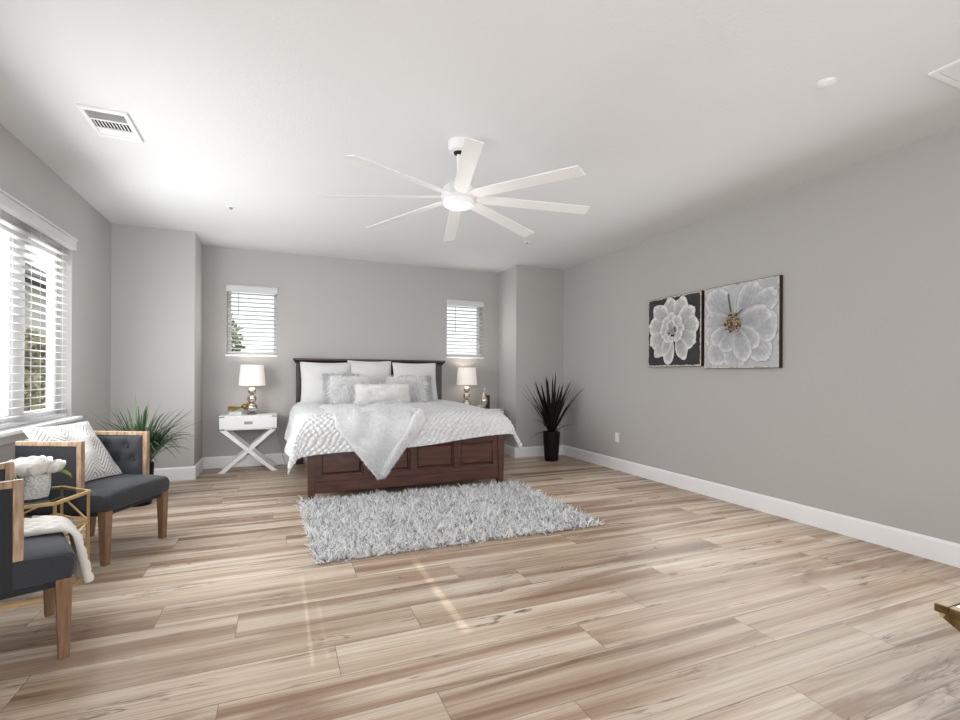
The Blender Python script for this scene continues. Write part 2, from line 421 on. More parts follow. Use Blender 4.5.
# left wall round the big window
WY0, WY1, WZ0, WZ1 = 2.60, 5.14, .80, 2.22
w = MB(); x0, x1 = XL - .17, XL
w.box(x0, x1, YN, WY0, 0, H).box(x0, x1, WY1, YP, 0, H).box(x0, x1, WY0, WY1, 0, WZ0).box(x0, x1, WY0, WY1, WZ1, H)
struct(w.build('wall_left', M_wall))
# back wall round the two small windows
SW = [(-.598, -.022), (2.292, 2.866)]; SZ = [(1.41, 2.27), (1.44, 2.27)]
w = MB(); y0, y1 = YB, YB + .2
w.box(PL, SW[0][0], y0, y1, 0, H).box(SW[0][1], SW[1][0], y0, y1, 0, H).box(SW[1][1], PR, y0, y1, 0, H)
for (a, b), (c, d) in zip(SW, SZ): w.box(a, b, y0, y1, 0, c).box(a, b, y0, y1, d, H)
struct(w.build('wall_back', M_wall))
struct(MB().box(XL - .17, PL, YP, YB + .2, 0, H).build('wall_back_left', M_wall))
struct(MB().box(PR, XR + .17, YP, YB + .2, 0, H).build('wall_back_right', M_wall))
struct(MB().box(XR, XR + .17, YN, YP, 0, H).build('wall_right', M_wall))
# rear wall behind the camera, with three narrow slits that let the sun draw its lines on the floor
w = MB(); cuts = [(.128, .139, 1), (.193, .198, 1), (.783, .825, 2)]; zl, zh = 1.70, 2.125; xs = XL - .17
for a, b, k in cuts:
    w.box(xs, a, YN - .02, YN, 0, H); w.box(a, b, YN - .02, YN, 0, zl); w.box(a, b, YN - .02, YN, zh, H)
    if k == 2: w.box(a, b, YN - .02, YN, 1.94, 1.955)
    xs = b
w.box(xs, XR + .17, YN - .02, YN, 0, H)
struct(w.build('wall_rear', M_wall))

def board(name, pts, n):
    """baseboard along floor segment pts[0]-pts[1], n = direction into the room"""
    (ax, ay), (bx, by) = pts; nx, ny = n
    prof = [(0, 0), (.016, 0), (.016, .128), (.011, .136), (.006, .145), (0, .145)]
    vs = [(ax + nx * d, ay + ny * d, z) for d, z in prof] + [(bx + nx * d, by + ny * d, z) for d, z in prof]
    k = len(prof); m = MB()
    m.add(vs, [tuple(range(k)), tuple(range(2 * k - 1, k - 1, -1))] + [(i, (i + 1) % k, k + (i + 1) % k, k + i) for i in range(k)])
    struct(m.build(name, M_trim))
board('baseboard_left', ((XL, YN), (XL, YP)), (1, 0))
board('baseboard_back_left', ((XL, YP), (PL + .016, YP)), (0, -1))
board('baseboard_return_left', ((PL, YP), (PL, YB)), (1, 0))
board('baseboard_back', ((PL, YB), (PR, YB)), (0, -1))
board('baseboard_return_right', ((PR, YB), (PR, YP)), (-1, 0))
board('baseboard_back_right', ((PR - .016, YP), (XR, YP)), (0, -1))
board('baseboard_right', ((XR, YP), (XR, YN)), (-1, 0))

# ------------------------------------------------------------------ windows
win = struct(empty('window_1', (XL, 0, 0)))
fx0, fx1 = -.15, -.10
f = MB()
def ring(m, a, b, c, d, t, x0, x1):
    m.box(x0, x1, a, a + t, c, d).box(x0, x1, b - t, b, c, d).box(x0, x1, a + t, b - t, c, c + t).box(x0, x1, a + t, b - t, d - t, d)
ring(f, WY0, WY1, WZ0, WZ1, .04, fx0, fx1)
f.box(fx0, fx1 + .01, 4.38, 4.53, WZ0, WZ1).box(fx0, fx1 + .01, 3.16, 3.32, WZ0, WZ1)
for a, b in ((4.53, 5.10), (3.32, 4.38), (2.64, 3.16)): ring(f, a, b, WZ0 + .04, WZ1 - .04, .04, fx0 + .01, fx1 + .005)
f.build('window_frame', M_vinyl, win, bevel=.004)
g = MB()
for a, b in ((4.57, 5.06), (3.36, 4.34), (2.68, 3.12)): g.box(fx0 + .02, fx0 + .026, a, b, WZ0 + .09, WZ1 - .09)
g.build('window_glass', M_glass, win)
MB().box(-.17, .065, WY0 - .10, WY1 + .06, WZ0 - .028, WZ0 + .004).build('window_sill', M_trim, win, bevel=.008)
MB().box(.001, .018, WY0 - .06, WY1 + .03, WZ0 - .09, WZ0 - .028).build('window_apron', M_wall, win, bevel=.004)

def slats(m, n0, n1, u0, u1, z0, z1, count, flip, tilt=.10, depth=.05):
    """curved horizontal slats; flip=True: slats run along Y (n is x), else along X (n is y)"""
    for k in range(count):
        z = z0 + (z1 - z0) * (k + .5) / count; c = (n0 + n1) / 2; vs = []
        for u in (u0, u1):
            for side, dz in ((0, -.0014), (1, .0014)):
                for q in (-1, 0, 1):
                    d = q * depth / 2; zz = z + dz + .003 * (1 - q * q) + d * tilt
                    vs.append((c + d, u, zz) if flip else (u, c + d, zz))
        # u0: 0-2 under, 3-5 over ; u1: 6-8 under, 9-11 over
        fs = [(0, 1, 7, 6), (1, 2, 8, 7), (4, 3, 9, 10), (5, 4, 10, 11), (3, 0, 6, 9), (2, 5, 11, 8), (0, 3, 4, 1), (1, 4, 5, 2), (6, 7, 10, 9), (7, 8, 11, 10)]
        m.add(vs, fs)

bl = tag(empty('window_blind', (XL, 0, 0)), 'wide white slatted blind on the big left window above the chairs', 'blind', None)
m = MB(); slats(m, -.075, -.025, WY0 + .01, WY1 - .015, WZ0 + .04, WZ1 - .03, 23, True, .0); m.build('slats', M_slat, bl, smooth='auto')
m = MB().box(.002, .05, WY0 - .06, WY1 - .06, WZ1 - .015, WZ1 + .055); m.box(.002, .06, WY0 - .07, WY1 - .05, WZ1 + .055, WZ1 + .073); m.box(.002, .053, WY0 - .06, WY1 - .058, WZ1 - .018, WZ1 - .008)
m.build('valance', M_slat, bl, bevel=.005)
MB().box(-.078, -.022, WY0 + .01, WY1 - .015, WZ0 + .008, WZ0 + .03).build('bottom_rail', M_slat, bl, bevel=.004)
m = MB()
for y in (2.85, 3.45, 4.05, 4.62, 5.02): m.box(-.0235, -.0215, y - .0012, y + .0012, WZ0 + .03, WZ1).box(-.0785, -.0765, y - .0012, y + .0012, WZ0 + .03, WZ1)
m.build('ladder_cords', M_slat, bl)

for k, ((a, b), (c, d)) in enumerate(zip(SW, SZ)):
    win = struct(empty('window_%d' % (k + 2), (0, YB, 0)))
    f = MB()
    def ringy(m, a, b, c, d, t, y0, y1): m.box(a, a + t, y0, y1, c, d).box(b - t, b, y0, y1, c, d).box(a + t, b - t, y0, y1, c, c + t).box(a + t, b - t, y0, y1, d - t, d)
    ringy(f, a, b, c, d, .04, .12, .17); f.build('window_frame', M_vinyl, win, bevel=.004)
    MB().box(a + .04, b - .04, .14, .146, c + .04, d - .04).build('window_glass', M_glass, win)
    MB().box(a - .012, b + .012, -.03, .12, c - .022, c + .006).build('window_sill', M_trim, win, bevel=.006)
    bl = tag(empty('window_blind', (0, YB, 0)),
             'small white slatted blind on the window above the left lamp' if k == 0 else 'small white slatted blind on the window above the right lamp', 'blind', 'small window blinds')
    m = MB(); slats(m, .006, .056, a + .006, b - .006, c + .05, d - .06, 14, False, -.2); m.build('slats', M_slat, bl, smooth='auto')
    m = MB().box(a - .008, b + .008, -.035, -.002, d - .075, d + .003); m.box(a - .012, b + .012, -.042, -.002, d + .003, d + .014); m.build('valance', M_slat, bl, bevel=.004)
    MB().box(a + .006, b - .006, .004, .058, c + .02, c + .042).build('bottom_rail', M_slat, bl, bevel=.004)
    for x in (a + .09, b - .09): MB().box(x - .001, x + .001, .0025, .0045, c + .03, d - .02).build('ladder_cord', M_slat, bl)
    MB().tube([(a + .13, -.004, d - .08), (a + .13, -.004, c + (.36 if k else .5))], .004, 6).build('tilt_wand', M_greycord, bl)

# ------------------------------------------------------------------ outside the windows
struct(MB().box(-40, 40, -40, 60, -.35, -.3).build('ground', M_ground))
def foliage(name, c, r, n, size, m, parent, rng):
    P = rng.normal(size=(n, 3)); P /= np.linalg.norm(P, axis=1, keepdims=True); P *= (rng.uniform(.25, 1, (n, 1)) ** .45) * np.array(r); P += np.array(c)
    A = rng.normal(size=(n, 3)); A /= np.linalg.norm(A, axis=1, keepdims=True)
    B = np.cross(A, rng.normal(size=(n, 3))); B /= np.linalg.norm(B, axis=1, keepdims=True)
    s = size * rng.uniform(.6, 1.3, (n, 1))
    V = np.stack([P - A * s, P + B * s * .4, P + A * s, P - B * s * .4], 1).reshape(-1, 3)
    return np_mesh(name, V, np.arange(4 * n).reshape(-1, 4), m, parent, False)
def tree(name, x, y, z, r, trunk, label, m, n, size, seed, group, cat='tree'):
    t = tag(empty(name, (x, y, -.3)), label, cat, group); rng = np.random.default_rng(seed)
    MB().tube([(0, 0, 0), (.05, 0, (z + .3) * .5), (0, .03, z + .3)], [trunk, trunk * .8, trunk * .5]).build('trunk', M_bark, t, smooth=True)
    foliage('foliage', (0, 0, z + .3), r, n, size, m, t, rng)
tree('tree', -.98, 9.6, 1.62, (.42, .42, .72), .05, 'green leafy tree outside the small left window', M_tree, 700, .075, 3, None)
tree('shrub', -5.5, 14.2, 1.05, (.75, .9, 1.15), .06, 'olive green shrub outside the big left window, in front of the grey house', M_olive, 3200, .10, 5, None, 'shrub')
tree('shrub', -4.7, 12.2, .45, (.5, .5, .75), .05, 'olive shrub outside the big left window, nearer and lower of the two', M_olive, 1500, .09, 6, None, 'shrub')
hs = tag(empty('neighbour_house', (-10.3, 17, -.3)), 'grey stucco house seen through the big left window blind', 'house')
MB().box(-3, 3.2, -8, 7, 0, 4.2).build('house_walls', M_stucco, hs)
m = MB(); m.hexa([(-3.6, -8.6, 4.2), (3.9, -8.6, 4.2), (3.9, 7.6, 4.2), (-3.6, 7.6, 4.2)], [(-.2, -5, 6.4), (.2, -5, 6.4), (.2, 5, 6.4), (-.2, 5, 6.4)]); m.build('house_roof', M_roof, hs)
m = MB().box(3.2, 3.26, -4.6, -3.5, 1.2, 2.6); m.build('house_window', M_glass, hs)
MB().box(-6.9, -5.6, 10.2, 12.0, -.3, 1.9).build('garden_wall', M_brick)
tag(bpy.data.objects['garden_wall'], 'terracotta block wall outside the left edge of the big window', 'wall')

# ------------------------------------------------------------------ ceiling fixtures
FAN = (1.112, 3.075)
fan = tag(empty('ceiling_fan', (*FAN, H)), 'white eight-blade ceiling fan with lit round light', 'ceiling fan')
MB().lathe([(.055, -.072), (.068, -.066), (.071, -.01), (.071, 0)], 32).build('canopy', M_fan, fan, smooth='auto')
MB().lathe([(.02, -.088), (.034, -.082), (.034, -.071)], 24).build('canopy_collar', M_dark, fan, smooth='auto')
MB().lathe([(.0125, -.27), (.0125, -.08)], 16).build('downrod', M_fan, fan, smooth='auto')
fz = -.022
MB().lathe([(.10, fz - .372), (.115, fz - .365), (.118, fz - .33), (.112, fz - .305), (.085, fz - .275), (.045, fz - .25), (.03, fz - .235), (.022, fz - .215)], 40).build('motor_housing', M_fan, fan, smooth='auto')
MB().lathe([(.088, fz - .412), (.100, fz - .408), (.104, fz - .398), (.104, fz - .378), (.10, fz - .372)], 40).build('light_kit', M_fan, fan, smooth='auto')
MB().lathe([(.02, fz - .421), (.07, fz - .418), (.086, fz - .409), (.086, fz - .400)], 40).build('light_diffuser', M_led, fan, smooth='auto')
pitch = radians(-13)
for k in range(8):
    a = radians(30 + 45 * k); m = MB(); prof = []
    for r, wd in ((.11, .05), (.17, .094), (.5, .095), (.86, .098), (.90, .097)):
        for s, h in ((-1, -.003), (1, -.003), (1, .003), (-1, .003)):
            wy = s * wd / 2; z = -.372 - .05 * r + wy * sin(pitch) + h
            prof.append((r * cos(a) - wy * cos(pitch) * sin(a), r * sin(a) + wy * cos(pitch) * cos(a), z))
    fs = [(0, 3, 2, 1), (16, 17, 18, 19)]
    for i in range(4):
        for j in range(4): fs.append((4 * i + j, 4 * i + (j + 1) % 4, 4 * i + 4 + (j + 1) % 4, 4 * i + 4 + j))
    m.add(prof, fs).build('blade', M_fan, fan, bevel=.002)
fl = bpy.data.lights.new('fan_light', 'POINT'); fl.energy = 1.2; fl.shadow_soft_size = .09; fl.color = (1, .97, .93)
flo = bpy.data.objects.new('fan_light', fl); COL.objects.link(flo); flo.parent = fan; flo.location = (0, 0, -.60)

v = tag(empty('ceiling_vent', (-.972, 3.708, H)), 'white louvred air vent in the ceiling near the left wall', 'vent', 'ceiling vents')
m = MB(); hx, hy, t = .124, .196, .035
m.box(-hx, hx, -hy, -hy + t, -.014, 0).box(-hx, hx, hy - t, hy, -.014, 0).box(-hx, -hx + t * .7, -hy + t, hy - t, -.014, 0).box(hx - t * .7, hx, -hy + t, hy - t, -.014, 0)
m.box(-hx + .02, hx - .02, -.052, -.040, -.012, -.001).box(-hx + .02, hx - .02, .068, .080, -.012, -.001)
m.build('vent_frame', M_trim, v, bevel=.003)
MB().box(-hx + .01, hx - .01, -hy + .02, hy - .02, -.0016, -.0004).build('duct_shade', M_dark, v)  # flat black sheet painting the dark between the louvres
m = MB()
for k in range(8): y = -hy + t + .006 + k * .0135; m.beam((-hx + .02, y, -.007), (hx - .02, y, -.007), .015, .0012, (0, -.75, 1))
for k in range(12): x = -hx + .036 + k * .0182; m.beam((x, -.042, -.007), (x, .07, -.007), .009, .0012, (.45, 0, 1))
for k in range(7): y = .085 + k * .0125; m.beam((-hx + .02, y, -.007), (hx - .02, y, -.007), .0148, .0012, (0, .5, 1))
m.build('louvres', M_trim, v)
v = tag(empty('ceiling_vent', (3.255, 1.25, H)), 'white air return vent in the ceiling at the right edge', 'vent', 'ceiling vents')
m = MB(); hx, hy, t = .18, .18, .03
m.box(-hx, hx, -hy, -hy + t, -.013, 0).box(-hx, hx, hy - t, hy, -.013, 0).box(-hx, -hx + t, -hy + t, hy - t, -.013, 0).box(hx - t, hx, -hy + t, hy - t, -.013, 0)
m.build('vent_frame', M_trim, v, bevel=.003)
MB().box(-hx + .02, hx - .02, -hy + .02, hy - .02, -.0016, -.0004).build('duct_shade', M_dark, v)  # black sheet again in place of the duct's shade
m = MB()
for k in range(20): y = -hy + t + .008 + k * .0155; m.beam((-hx + .025, y, -.007), (hx - .025, y, -.007), .0165, .0012, (0, .35, 1))
m.build('louvres', M_trim, v)

c = tag(empty('ceiling_cover_plate', (2.683, 1.687, H)), 'round flat white cover plate on the ceiling near the right vent', 'cover plate')
MB().lathe([(.036, -.012), (.041, -.009), (.042, 0)], 32).build('plate', M_fan, c, smooth='auto')
MB().lathe([(.047, -.004), (.049, 0)], 32).build('plate_rim', M_trim, c, smooth='auto')
for x, y, l in ((2.693, 5.073, 'small round sprinkler cap on the ceiling beyond the fan'), (-.42, 5.123, 'small round sprinkler cap on the ceiling left of the fan')):
    s = tag(empty('sprinkler_cap', (x, y, H)), l, 'sprinkler', 'ceiling sprinkler caps')
    MB().lathe([(.034, -.006), (.04, -.002), (.04, 0)], 24).build('cap', M_fan, s, smooth='auto')
    MB().lathe([(.012, -.022), (.016, -.014), (.016, -.006)], 16).build('sprinkler_head', M_chrome, s, smooth='auto')

o = tag(empty('wall_outlet', (XR, 4.935, .405)), 'white electrical outlet low on the right wall', 'outlet')
MB().box(-.006, 0, -.036, .036, -.058, .058).build('cover', M_trim, o, bevel=.003)
for z in (-.024, .024):
    MB().box(-.0085, -.005, -.017, .017, z - .014, z + .014).build('socket', M_white, o, bevel=.003)

# ------------------------------------------------------------------ the bed
BX = 1.252                                                     # bed centre line
YF = 4.735                                                     # front face of the footboard
bed = tag(empty('bed', (BX, 5.75, 0)), 'king bed with dark headboard and panelled cherry wood footboard', 'bed')
yl = lambda y: y - 5.75
hw = 1.0
# footboard
for s in (-1, 1):
    m = MB().hexa([(s * (hw - .035) + dx * .03, yl(YF) + (0 if dy < 0 else .07), 0) for dx, dy in ((-1, -1), (1, -1), (1, 1), (-1, 1))], [(s * (hw - .035) + dx * .035, yl(YF) + (0 if dy < 0 else .07), .565) for dx, dy in ((-1, -1), (1, -1), (1, 1), (-1, 1))])
    m.build('footboard_post', M_cherry, bed, bevel=.004)
fb = MB().box(-hw + .05, hw - .05, yl(YF) + .038, yl(YF) + .055, .07, .56)
fb.box(-hw + .05, hw - .05, yl(YF) + .008, yl(YF) + .055, .065, .165)           # bottom rail
fb.box(-hw + .05, hw - .05, yl(YF) + .014, yl(YF) + .055, .165, .215)
fb.box(-hw + .05, hw - .05, yl(YF) + .014, yl(YF) + .055, .475, .56)
pw = (2 * hw - .14) / 4
for k in range(5):
    x = -hw + .07 + k * pw; a, b = (x - .03, x + .03)
    if k == 0: a, b = x - .02, x + .06
    if k == 4: a, b = x - .06, x + .02
    fb.box(a, b, yl(YF) + .014, yl(YF) + .055, .215, .475)
fb.build('footboard', M_cherry, bed, bevel=.004)
for k in range(4):
    x = -hw + .07 + (k + .5) * pw; p = pw / 2 - .045
    MB().hexa([(x - p, yl(YF) + .039, .23), (x + p, yl(YF) + .039, .23), (x + p, yl(YF) + .039, .46), (x - p, yl(YF) + .039, .46)],
              [(x - p + .02, yl(YF) + .027, .25), (x + p - .02, yl(YF) + .027, .25), (x + p - .02, yl(YF) + .027, .44), (x - p + .02, yl(YF) + .027, .44)]).build('footboard_panel', M_cherry, bed)
MB().box(-hw - .012, hw + .012, yl(YF) - .010, yl(YF) + .085, .55, .578).build('footboard_cap', M_cherry, bed, bevel=.008)
# headboard
YH = 6.70
HX = -.055; hh = .97
hb = MB().box(HX - hh + .06, HX + hh - .06, yl(YH) + .02, yl(YH) + .06, .15, 1.31)
for s in (-1, 1): hb.box(HX + s * (hh - .03) - .045, HX + s * (hh - .03) + .045, yl(YH), yl(YH) + .07, 0, 1.315)
hb.box(HX - hh + .06, HX + hh - .06, yl(YH) + .005, yl(YH) + .06, 1.22, 1.315)
for x in (-.47, 0, .47): hb.box(HX + x - .05, HX + x + .05, yl(YH) + .006, yl(YH) + .06, .6, 1.22)
hb.build('headboard', M_espresso, bed, bevel=.004)
m = MB(); prof = [(0, 1.312), (-.012, 1.312), (-.018, 1.33), (-.035, 1.345), (-.04, 1.352), (-.04, 1.376), (.075, 1.376), (.075, 1.312)]
vs = []
for s in (-1, 1):
    for d, z in prof: vs.append((HX + s * (hh + .015 + max(0, -d)), yl(YH) + d, z))
n = len(prof)
m.add(vs, [tuple(range(n)), tuple(reversed(range(n, 2 * n)))] + [(i, (i + 1) % n, n + (i + 1) % n, n + i) for i in range(n)]).build('headboard_cornice', M_espresso, bed)
for s in (-1, 1): MB().box(s * (hw - .03) - .015, s * (hw - .03) + .015, yl(YF) + .07, yl(YH), .2, .4).build('side_rail', M_cherry, bed, bevel=.004)
MB().box(-.94, .94, yl(YF) + .075, yl(YH) - .005, .24, .42).build('box_spring', M_linen, bed, bevel=.03)
mt = MB().box(-.955, .955, yl(YF) + .08, yl(YH) - .005, .42, .70).build('mattress', M_linen, bed, bevel=.06, seg=4)

# comforter: one quilted sheet folded over the sides and over the footboard
T0 = 6.62                                                      # head end of the comforter
def fold(d, r):
    th = np.clip(d / r, 0, pi / 2); rest = np.maximum(d - r * pi / 2, 0); return r * np.sin(th), r * (1 - np.cos(th)) + rest, rest
def drape(s, t, lift=0.):
    """sheet coordinates (s across from the centre line, t from the head end) -> world points, draped over bed"""
    s = np.asarray(s, float); t = np.asarray(t, float)
    a = .93; yf = 4.885
    foot = np.clip(t / 1.75, 0, 1)
    top = .795 - .045 * foot + .02 * np.cos(np.clip(s, -1.1, 1.1) * 1.4) + .010 * np.sin(3.1 * t + 1.2 * s) * np.sin(2.3 * s + .7)
    ds = np.maximum(np.abs(s) - a, 0); ox, dx, rx = fold(ds, .17)
    dt = np.maximum(t - (T0 - yf), 0); oy, dy, ry = fold(dt, .18)
    p = 2.6; down = (dx ** p + dy ** p) ** (1 / p)
    flare = np.where(s < 0, .14 + .15 * foot, .18 + .32 * foot)
    x = np.sign(s) * (np.minimum(np.abs(s), a) + ox + rx * flare * (1 - .35 * np.clip(dy / .3, 0, 1)))
    y = np.where(dt > 0, yf - oy, T0 - t) - .02 * np.clip(ry / .2, 0, 1)
    # soft folds in the hanging cloth
    x = x + np.sign(s) * .022 * np.clip(rx / .15, 0, 1) * np.sin(t * 7.0 + s)
    y = y - .006 * np.clip(ry / .1, 0, 1) * (1 + np.sin(s * 9))
    z = top - down
    return np.stack([BX + x, y, z + 0 * s], -1)
def normals(Pg):
    du = np.gradient(Pg, axis=1); dv = np.gradient(Pg, axis=0); n = np.cross(dv, du); n /= np.linalg.norm(n, axis=-1, keepdims=True) + 1e-9
    return n
nu, nv = 330, 230
s0, s1 = -1.40, 1.36
U, Vv = np.meshgrid(np.linspace(0, 1, nu + 1), np.linspace(0, 1, nv + 1))
Sg = s0 + (s1 - s0) * U
tend = (T0 - 4.885) + .48 - .165 * U - .02 * np.sin(U * 9)                # the front edge hangs lower at the left
Tg = .0 + tend * Vv
Pg = drape(Sg, Tg); Ng = normals(Pg)
if Ng[nv // 2, nu // 2, 2] < 0: Ng = -Ng
wx = Sg + .012 * np.sin(Tg * 23) + .01 * np.sin(Tg * 41 + 1); wt = Tg + .012 * np.sin(Sg * 19 + 2)
q = .052
puff = np.sqrt(np.abs(np.sin(pi * (wx + wt) / q / 1.2) * np.sin(pi * (wx - wt) / q / 1.2)) + .003)
rngc = np.random.default_rng(4)
amp = .024 * (1 + .25 * np.sin(Sg * 5 + Tg * 3))
Pq = Pg + Ng * (amp * puff)[..., None]
Pb = Pg - Ng * .006
V2 = np.concatenate([Pq.reshape(-1, 3), Pb.reshape(-1, 3)]); N1 = (nu + 1) * (nv + 1)
Fq = grid_faces(nu, nv); rim = []
idx = np.arange(N1).reshape(nv + 1, nu + 1)
for line in (idx[0], idx[-1][::-1], idx[::-1, 0], idx[:, -1]):
    rim.append(np.stack([line[:-1], line[1:], line[1:] + N1, line[:-1] + N1], 1))
comf = np_mesh('comforter', V2, np.concatenate([Fq[:, ::-1], Fq + N1] + rim), M_comf)
tag(comf, 'white quilted comforter spread over the bed and its footboard', 'comforter')

# faux fur throw, one corner hanging over the footboard
TIP_S, TIP_T = -.345, (T0 - 4.885) + .685
def throw_pt(q, w):
    """q 0..1 from the hanging tip to the pillows, w 0..1 from left to right edge"""
    q = np.asarray(q, float); w = np.asarray(w, float)
    Lq = 1.62; t = TIP_T - Lq * q; d = TIP_T - t
    sl = TIP_S - .035 - np.minimum(d * .78, .40 + .02 * np.sin(d * 9)) - .02 * np.maximum(d - .6, 0)
    sr = TIP_S + .035 + np.minimum(d * .82, .43 + .015 * np.sin(d * 11)) + .03 * np.maximum(d - .6, 0)
    return sl + (sr - sl) * w, t
tu, tv = 120, 170
Wt, Qt = np.meshgrid(np.linspace(0, 1, tu + 1), np.linspace(0, 1, tv + 1))
St, Tt = throw_pt(Qt, Wt)
Pt = drape(St, Tt); Nt = normals(Pt)
if Nt[tv - 10, tu // 2, 2] < 0: Nt = -Nt
dq = TIP_T - Tt
ridge = TIP_S - .03 + dq * .62 - .02 * np.sin(dq * 8)                    # the turned-over layer right of this line
side = St - ridge
layer = .016 / (1 + np.exp(-np.clip(side / .008, -40, 40))) + .010 * np.exp(-((side - .03) / .03) ** 2) - .008 * np.exp(-(side / .014) ** 2)
wrk = .008 * np.sin(St * 26 + 3 * np.sin(Tt * 6)) * np.clip(dq, 0, .5) * 2 + .006 * np.sin(Tt * 17 + St * 8)
edge = np.clip(np.minimum(np.minimum(Wt, 1 - Wt) * 14, np.minimum(Qt, 1 - Qt) * 22), 0, 1) ** .5
th = .026 + edge * (.012 + layer + wrk)
Ptop = Pt + Nt * th[..., None]; Pbot = Pt + Nt * .022
N1 = (tu + 1) * (tv + 1); Fq = grid_faces(tu, tv); idx = np.arange(N1).reshape(tv + 1, tu + 1); rim = []
for line in (idx[0], idx[-1][::-1], idx[::-1, 0], idx[:, -1]): rim.append(np.stack([line[:-1], line[1:], line[1:] + N1, line[:-1] + N1], 1))
thr = np_mesh('throw_blanket', np.concatenate([Ptop.reshape(-1, 3), Pbot.reshape(-1, 3)]), np.concatenate([Fq[:, ::-1], Fq + N1] + rim), M_throw)
tag(thr, 'white faux fur throw with one corner hanging over the footboard', 'throw blanket')
rng = np.random.default_rng(8)
k = 26000; iu = rng.integers(0, tu, k); iv = rng.integers(0, tv, k)
fo = fur('fur', Ptop[iv, iu] + rng.normal(size=(k, 3)) * .003, Nt[iv, iu], .013, .005, M_throw, thr, rng, (0, -.25, -.5), .7, .9, 2); fo['kind'] = 'stuff'
lp = drape(np.array([TIP_S + .40]), np.array([TIP_T - .44]))[0]
MB().box(-.018, .018, -.0015, .0015, -.03, .012).build('care_tag', M_linen, thr, loc=(lp[0] + .02, lp[1] - .045, lp[2] - .02), rot=(0, .5, 0))

# ------------------------------------------------------------------ pillows
def pillow_pts(w, h, T, n=44, seed=0, pinch=.07, base=0.):
    """cushion standing on its lower edge: x across, z up, face towards -y; returns grids (front, back)"""
    rng = np.random.default_rng(seed); u, v = np.meshgrid(np.linspace(-1, 1, n + 1), np.linspace(-1, 1, n + 1))
    prof = (np.clip(np.cos(u * pi / 2), 0, 1) ** .55) * (np.clip(np.cos(v * pi / 2), 0, 1) ** .55)
    x = w / 2 * u * (1 - pinch * (1 - v * v)); z = h / 2 * v * (1 - pinch * (1 - u * u))
    ph = rng.uniform(0, 6, 6)
    wr = .006 * np.sin(u * 3 + v * 5 + ph[0]) + .005 * np.sin(u * 7 - v * 4 + ph[1]) + .004 * np.sin(v * 9 + u * 2 + ph[2])
    t = T / 2 * prof + wr * prof
    return np.stack([x, -t, z + h / 2 * (1 - base)], -1), np.stack([x, t, z + h / 2 * (1 - base)], -1)
def pillow_mesh(name, w, h, T, m, seed=0, pinch=.07):
    n = 44; A, B = pillow_pts(w, h, T, n, seed, pinch); Fq = grid_faces(n, n); N1 = (n + 1) ** 2
    V = np.concatenate([A.reshape(-1, 3), B.reshape(-1, 3)]); Fa = np.concatenate([Fq, Fq[:, ::-1] + N1])
    me = bpy.data.meshes.new(name); me.from_pydata(V.tolist(), [], Fa.tolist())
    bm = bmesh.new(); bm.from_mesh(me); bmesh.ops.remove_doubles(bm, verts=bm.verts, dist=.0008); bmesh.ops.recalc_face_normals(bm, faces=bm.faces); bm.to_mesh(me); bm.free()
    me.materials.append(m); return link(name, me, None, True)
def place(o, loc, lean=0., rz=0., roll=0.):
    o.rotation_mode = 'XYZ'
    o.rotation_euler = (Matrix.Rotation(rz, 3, 'Z') @ Matrix.Rotation(-lean, 3, 'X') @ Matrix.Rotation(roll, 3, 'Y')).to_euler(); o.location = loc
def piping(parent, w, h, m, pinch=.07, r=.008):
    pts = []
    for side in range(4):
        for k in range(16):
            a = -1 + 2 * k / 16; u, v = [(a, -1), (1, a), (-a, 1), (-1, -a)][side]
            pts.append((w / 2 * u * (1 - pinch * (1 - v * v)), 0, h / 2 * v * (1 - pinch * (1 - u * u)) + h / 2))
    pts.append(pts[0]); MB().tube(pts, r, 6).build('piping', m, parent, smooth=True)
ZB = .80
for x, w, h, l, sd, y, rz in ((.565, .61, .54, 'plain white pillow at the left end of the headboard', 1, 6.42, .03), (1.135, .57, .57, 'plain white pillow in the middle against the headboard', 2, 6.47, 0.),
                       (1.735, .60, .55, 'plain white pillow at the right end of the headboard', 3, 6.43, -.03)):
    p = pillow_mesh('bed_pillow', w, h, .19, M_linen, sd, .05); tag(p, l, 'pillow', 'plain white bed pillows'); piping(p, w, h, M_linen, .05, .007)
    place(p, (x, y, ZB), .26, rz)
def furry(name, w, h, T, label, group, loc, lean, rz, seed, L, W, n, droop, roll=0., m=None, mb=None, cat='pillow', part='fur'):
    p = pillow_mesh(name, w, h, T, mb or M_furb, seed, .05); tag(p, label, cat, group); place(p, loc, lean, rz, roll)
    rng = np.random.default_rng(seed); A, B = pillow_pts(w, h, T, 44, seed, .05)
    NA = normals(A); NA = -NA if NA[22, 22, 1] > 0 else NA
    NB = normals(B); NB = -NB if NB[22, 22, 1] < 0 else NB
    i, j = rng.integers(0, 45, n), rng.integers(0, 45, n); back = rng.random(n) < .25
    P = np.where(back[:, None], B[i, j], A[i, j]) + rng.normal(size=(n, 3)) * .006; N = np.where(back[:, None], NB[i, j], NA[i, j])
    fo = fur(part, P, N, L, W, m or M_fur, p, rng, droop, .9, .8, 3); fo['kind'] = 'stuff'
    return p
g1 = 'shaggy white square pillows'
furry('grey_pillow', .44, .38, .13, 'grey plush pillow behind the left shaggy pillow', 'grey plush pillows', (.735, 6.27, ZB + .015), .30, .06, 21, .022, .005, 5000, (0, 0, -.5), m=M_greyp, mb=M_greypb, part='plush')
furry('grey_pillow', .42, .36, .13, 'grey plush pillow behind the right shaggy pillow', 'grey plush pillows', (1.70, 6.28, ZB + .015), .30, -.06, 22, .022, .005, 5000, (0, 0, -.5), m=M_greyp, mb=M_greypb, part='plush')
